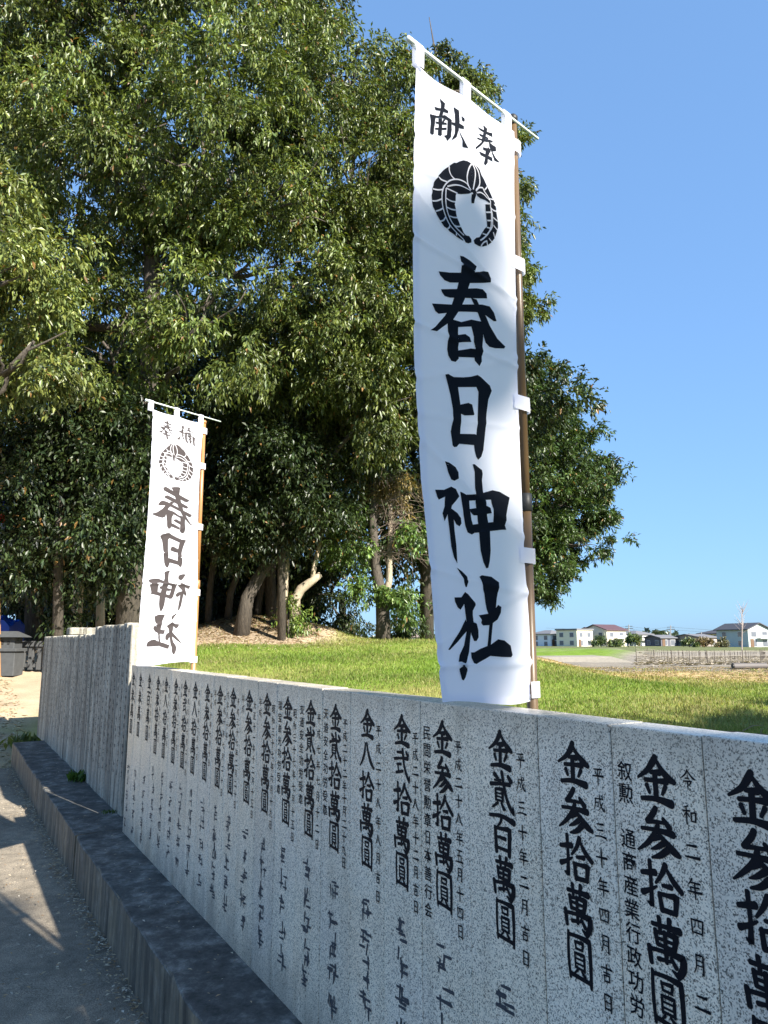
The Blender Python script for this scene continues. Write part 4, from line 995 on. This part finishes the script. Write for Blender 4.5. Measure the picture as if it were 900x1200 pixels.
house('white two-storey house with grey hipped roof, leftmost of the far houses',629,657,739.5,235,(.72,.72,.72),rg,'hip',.5,9)
house('cream box-shaped house with flat grey roof, beside the white hipped one',657,690,737,225,(.68,.63,.48),rg,'flat',.6,8)
house('cream house with maroon gabled roof in the middle of the far row',690,727,733,230,(.68,.60,.48),rm,'gable',.5,10,ridge='x')
house('pale house with wide grey roof right of the maroon-roofed one',727,757,740,250,(.62,.60,.56),rg,'hip',.45,10)
house('low dark-walled shed with white shutter, right of the wide grey roof',761,787,745,235,(.10,.10,.12),rg,'gable',.3,8,1)
house('low grey-walled house with pale gabled roof',796,832,744,232,(.30,.24,.22),rg,'gable',.5,10,1)
house('cream house with dark hipped roof, next left of the large gabled house',826,857,739,245,(.66,.55,.30),rdk,'hip',.45,9)
house('large house whose grey-green gable end faces the field',853,889,731.5,200,(.42,.46,.44),rdk,'gable',.25,12,ridge='y')
house('long cream house with pinkish roof at the right margin',884,925,736,207,(.72,.66,.48),rp,'gable',.4,9,ridge='x')
house('tan farmhouse with maroon roof, half hidden behind the flat-roofed house',682,700,736,262,(.55,.42,.30),rm,'gable',.7,8)
house('distant white house seen through the gap left of the dead tree',405,425,744,260,(.7,.7,.7),rg,'hip',.3,9)
house('distant white house seen through the gap beside the near banner',474,492,744,250,(.7,.7,.7),rp,'hip',.4,9)
for lab,x,yt in (('utility pole behind the wide grey roof',737,732),('utility pole beside the low dark shed',786,733),('short utility pole left of the cream hipped house',822,741)):
    b=at(x,757,240); b.z=hgt(b.x,b.y); tp=at(x,yt,240)
    t=thing('utility_pole',lab,'utility pole',b,0,'utility poles among the far houses')
    MB().tube([b,tp],[.22,.15],6).obj('pole',simple('pole_concrete',(.25,.24,.23),.8,.1,1),t)
    mb=MB(); mb.box(tp.x-1.3,tp.x+1.3,tp.y-.08,tp.y+.08,tp.z-1.3,tp.z-1.1); mb.box(tp.x-1.1,tp.x+1.1,tp.y-.08,tp.y+.08,tp.z-.6,tp.z-.45); mb.obj('crossarm',M['black'],t)
w1=at(737,734,240); w2=at(786,735,240); w3=at(910,738,240); w0=at(640,736,240)
mb=MB()
for a,b in ((w0,w1),(w1,w2),(w2,w3)):
    for dz in (0,-.8): mb.tube([a+Vector((0,0,dz)),a.lerp(b,.5)+Vector((0,0,dz-.8)),b+Vector((0,0,dz))],[.03]*3,3,False)
tag(mb.obj('power_lines',M['black']),'thin power lines strung between the utility poles','wires')
# shrubs in front of the houses and a low hedge along the far field edge
def shrub(label,x,y,Y,r,c,n=24):
    p=at(x,y,Y); b=Vector((p.x,p.y,hgt(p.x,p.y))); t=thing('shrub',label,'shrub',b,0,'shrubs in front of the far houses')
    MB().tube([b,p],[.12,.05],5).obj('stem',M['bark'],t)
    crown(t,[(p,r),(p+Vector((r*.9,0,-.2)),r*.8),(p-Vector((r*.9,0,.2)),r*.8)],n,60,.5,c,rc=(.6,1.1),droop=.1,name='foliage')
shrub('light green shrub before the maroon-roofed house',716,752,190,1.2,(.10,.14,.05)); shrub('bushy green shrub between the maroon and grey roofs',736,751,190,1.5,(.10,.14,.05),34)
shrub('dark low shrub left of the maroon-roofed house',702,753,190,.9,(.06,.09,.04)); shrub('brownish shrub before the cream hipped house',825,755,185,1.2,(.13,.10,.06)); shrub('green shrub before the low grey house',808,755,185,1.0,(.09,.12,.05)); shrub('brown-green shrub left of the large gabled house',846,755,180,1.1,(.12,.11,.06))
# far tree line
pts=[]; 
n=9000; an=rng.uniform(-1.1,.75,n); D=rng.uniform(480,560,n); hh=rng.random(n)*(5.0+3*np.sin(an*23)+2*np.sin(an*61))*.8
pos=np.stack([np.sin(an)*D,np.cos(an)*D,.3+np.abs(hh)],1); dd=rng.normal(0,1,(n,3)); c=np.array([.055,.075,.045])*rng.uniform(.6,1.3,(n,1))
tag(leaves_mesh('far_treeline',pos,dd,rng.uniform(3,6,n),rng.uniform(2.5,4,n),c,M['leaf'],None),'low hazy band of trees on the horizon','trees',kind='stuff')

# ------------------------------------------------------------------ far left: stone fence, little stone house, tarp, streamer
t=thing('stone_fence','low grey stone fence with square uprights beyond the end of the road','fence',wp(16.5,.8,.9))
fa,fb=at(-60,800,17.2),at(50,796,16.6); zb=hgt(at(20,798,17).x,17)
def fp(u,z,o=0): p=fa.lerp(fb,u); return Vector((p.x,p.y+o,zb+z))
def fbox(u0,u1,z0,z1,o0,o1): 
    return MB().hexa([fp(u0,z0,o0),fp(u1,z0,o0),fp(u1,z0,o1),fp(u0,z0,o1),fp(u0,z1,o0),fp(u1,z1,o0),fp(u1,z1,o1),fp(u0,z1,o1)])
gs=simple('grey_fence_stone',(.08,.083,.085),.85,.3,12,.3)  # fence grey lowered to imitate tree shade
for k in range(11): fbox(.03+k*.09,.03+k*.09+.045,.0,.50,-.05,.05).obj('upright',gs,t)
fbox(0,1,.502,.62,-.09,.09).obj('top_rail',gs,t); fbox(0,1,.05,.13,-.02,.02).obj('lower_rail',gs,t)
lp=at(6,803,16.2); lp.z=hgt(lp.x,lp.y)
gk=simple('shade_toned_stone',(.055,.058,.06),.85,.35,10,.3)  # kiosk grey darkened to stand in for tree shade
t=thing('stone_kiosk','small grey stone kiosk toned dark as if in shade, with overhanging roof at the left margin','stone kiosk',lp)
def lb(x0,x1,y0,y1,z0,z1): return MB().box(lp.x+x0*.72,lp.x+x1*.72,lp.y+y0*.72,lp.y+y1*.72,lp.z+z0*.82,lp.z+z1*.82,None,.015)
lb(-.42,.35,-.3,.3,0,.62).obj('base',gk,t); lb(-.48,.41,-.36,.36,.622,.70).obj('ledge',gk,t); lb(-.36,.29,-.26,.26,.702,.98).obj('body',gk,t)
MB().hexa([lp+Vector((a*.72,b*.72,c*.82)) for a,b,c in [(-.6,-.45,.982),(.5,-.45,.982),(.5,.45,.982),(-.6,.45,.982),(-.3,-.12,1.14),(.2,-.12,1.14),(.2,.12,1.14),(-.3,.12,1.14)]]).obj('roof',gk,t)
for k in range(3): lb(-.27+k*.18,-.21+k*.18,-.275,-.255,.80,.88).obj('opening',M['black'],t)
tp=at(-6,742,19)
mb=MB(); V=[];F=[]
for i in range(9):
    for j in range(7):
        x=(i/8-.5)*1.1; y=(j/6-.5)*.8; V.append(tp+Vector((x,y,.42-.55*(x*x)-.35*y*y+.05*math.sin(i*2.1+j)+.04*math.sin(j*3.3))))
for i in range(8):
    for j in range(6): a=i*7+j; F.append((a,a+7,a+8,a+1))
tm=simple('blue_tarpaulin',(.004,.05,.34),.35,.25,4)
k=len(V); V2=V+[v-Vector((0,0,.7)) for v in V]; ring=[i*7 for i in range(9)]+[56+j for j in range(1,7)]+[i*7+6 for i in range(7,-1,-1)]+[j for j in range(5,0,-1)]
for a,b in zip(ring,ring[1:]+ring[:1]): F.append((a,b,b+k,a+k))
to=mesh_obj('tarpaulin',V2,F,tm,None,False); tag(to,'crumpled bright blue tarpaulin over a pile at the left margin','tarpaulin')
fb0=at(3,760,16); fb0.z=hgt(fb0.x,fb0.y)
t=thing('festival_flag','narrow blue flag with red and white bands, high at the left margin','flag',fb0)
MB().tube([fb0,at(-4,575,16)],[.03,.02],6).obj('pole',M['pole2'],t)
fx=[(583,600,(.02,.05,.25)),(600,612,(.5,.03,.02)),(612,640,(.62,.66,.8)),(640,655,(.05,.10,.4))]
for y0,y1,c in fx:
    a,b,c2,d2=at(-6,y0,16),at(6,y0+2,16.1),at(5,y1+1,16.2),at(-6,y1,16)
    mesh_obj('flag_band',[a,b,c2,d2,a+Vector((0,.01,0)),b+Vector((0,.01,0)),c2+Vector((0,.01,0)),d2+Vector((0,.01,0))],[(0,1,2,3),(7,6,5,4),(0,4,5,1),(1,5,6,2),(2,6,7,3),(3,7,4,0)],simple('flag_cloth',c,.6,.15,20),t)

# ------------------------------------------------------------------ tall cedars well behind the viewer (their shade lies over the near wall)
def Q(se,ne,t): return wp(se-.977*t,ne+.213*t,.1+.608*t)
for k,(ne,tall,lab) in enumerate([(-6.6,0,'leftmost of the tall cedars standing well behind the viewer'),(-4.0,0,'second tall cedar from the left behind the viewer'),(-.95,1,'tallest cedar of the row behind the viewer'),(1.55,-.45,'cedar just right of the tallest one behind the viewer'),(3.9,0,'cedar second from the right behind the viewer'),(6.6,1.2,'rightmost of the tall cedars behind the viewer'),(9.2,1.4,'lone cedar to the right of the row behind the viewer')]):
    bl=[]
    for row in range(5):
        for dn in ((-.35,.35) if tall==1 else (-.65,.65)):
            for dt in (0,1.6):
                p=Q(5.55,ne+dn,22+dt); p.z+=-1.85-row*1.4+(1.5 if tall==1 and row==0 else tall); bl.append((p,.8 if tall==1 else 1.35))
    if tall==1: p=Q(5.55,ne,22); bl+=[(p+Vector((0,0,-.9)),.8)]
    b=Q(0,ne,22); b.z=0
    b=Vector((bl[8][0].x,bl[8][0].y,0))
    tree(lab,b,[b,b+Vector((0,0,6)),b+Vector((0,0,12))],[.35,.25,.12],bl,230,45,.42,(.035,.055,.02),limbs=False,group='tall cedars behind the viewer',name='cedar_tree',aspect=.5,rc=(.5,.8),spf=.9,inner=.1)
print('tris',sum(len(o.data.polygons) for o in bpy.data.objects if o.type=='MESH'))
